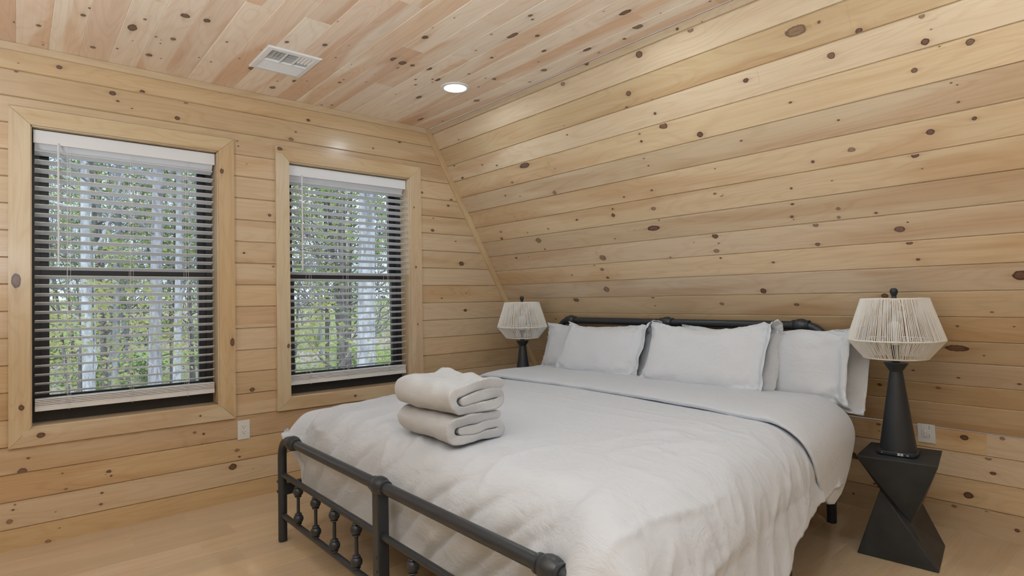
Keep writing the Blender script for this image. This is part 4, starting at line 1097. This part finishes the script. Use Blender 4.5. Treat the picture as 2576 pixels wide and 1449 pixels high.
C2 = copy_tree(C1); tag(place(C2, 232, 11.5, 4.0, 1.15, (.02, .03)), 'pale smooth tree with low boughs in the middle of the left window', 'tree')
D = make_tree('tree', 12, .055, M_BDARK, M_LEAF, 21, 1500, .040, .025, .1, .24)
tag(place(D, 868, 12.0, .2), 'dark thin tree directly left of the big pale trunk', 'tree')
D2 = copy_tree(D); tag(place(D2, 270, 14.5, 2.4, 1.25), 'dark trunk tree behind the pale low-boughed tree, left window', 'tree')
S = make_tree('sapling', 4.6, .022, M_BPALE, M_LEAFY, 9, 260, .035, .05, .25, .35, .02)
tag(place(S, 170, 7.6, 0, 1.0, (0, .1)), 'thin sapling with yellow leaves near the left window', 'sapling')
S2 = copy_tree(S); tag(place(S2, 955, 8.2, 2, 1.05, (.05, -.1)), 'thin curved whitish sapling right of the big pale trunk', 'sapling')
S3 = copy_tree(S); tag(place(S3, 790, 7.0, 4, .95, (-.1, .25)), 'thin bowed whitish sapling at the left of the right window', 'sapling')
S4 = copy_tree(S); tag(place(S4, 455, 8.5, 5, .9, (.1, .2)), 'thin sapling low in the right part of the left window', 'sapling')
# the wood behind: many slim grey trunks with a haze of spring leaves
F1 = make_tree('tree', 14, .085, M_BGREY, M_LEAF, 20, 800, .050, .015, .18, .24)
F2 = make_tree('tree', 13, .07, M_BDARK, M_LEAFY, 18, 450, .045, .02, .15, .25)
F3 = make_tree('tree', 12, .06, M_BDARK, M_LEAFD, 20, 420, .050, .02, .2, .25)
n_ = 0
for k in range(66):
    src = (F1, F2, F3)[k % 3] ; o = src if k < 3 else copy_tree(src)
    dist = rt_.choice((15, 17, 20, 24, 29, 35, 43, 52)) * rt_.uniform(.93, 1.07); px = rt_.uniform(20, 560) if k % 2 else rt_.uniform(640, 1080)
    place(o, px, dist, rt_.uniform(0, 6.28), rt_.uniform(.8, 1.2), (rt_.uniform(-.04, .04), rt_.uniform(-.05, .05)))
    tag(o, 'slim woodland tree among many, behind the nearer trunks outside the windows', 'tree', 'distant woodland trees')
# undergrowth
def make_shrub(name, n, rad, hgt, mat, ls):
    lv = bmesh.new(); st = bmesh.new(); root = empty(name)
    for _ in range(16):
        a = rt_.uniform(0, 6.28); e = Vector((cos(a) * rad * rt_.uniform(.2, .9), sin(a) * rad * rt_.uniform(.2, .9), hgt * rt_.uniform(.5, 1)))
        tube(st, [(0, 0, 0), e * .5 + Vector((0, 0, .15)), e], [.012, .008, .003], 5)
        for _k in range(n // 16):
            t = rt_.uniform(.3, 1.1); c = e * t + Vector((rt_.gauss(0, 1), rt_.gauss(0, 1), rt_.gauss(0, .8))) * rad * .28; c.z = abs(c.z); leaf(lv, c, ls * rt_.uniform(.6, 1.3))
    obj('stems', st, M_BDARK, root); obj('foliage', lv, mat, root, smooth=False); return root
H1 = make_shrub('shrub', 700, 1.1, 1.3, M_LEAF, .06); H2 = make_shrub('shrub', 600, 1.3, 1.0, M_LEAFD, .06); H3 = make_shrub('shrub', 400, 1.0, 1.5, M_LEAFY, .05)
for k in range(40):
    src = (H1, H2, H3, H2)[k % 4]; o = src if k < 3 else copy_tree(src)
    dist = rt_.uniform(12.5, 40); px = rt_.uniform(60, 540) if k % 2 else rt_.uniform(680, 1060)
    place(o, px, dist, rt_.uniform(0, 6.28), rt_.uniform(.6, 1.1))
    tag(o, 'low leafy shrub in the undergrowth between the woodland trunks', 'shrub', 'woodland undergrowth shrubs')
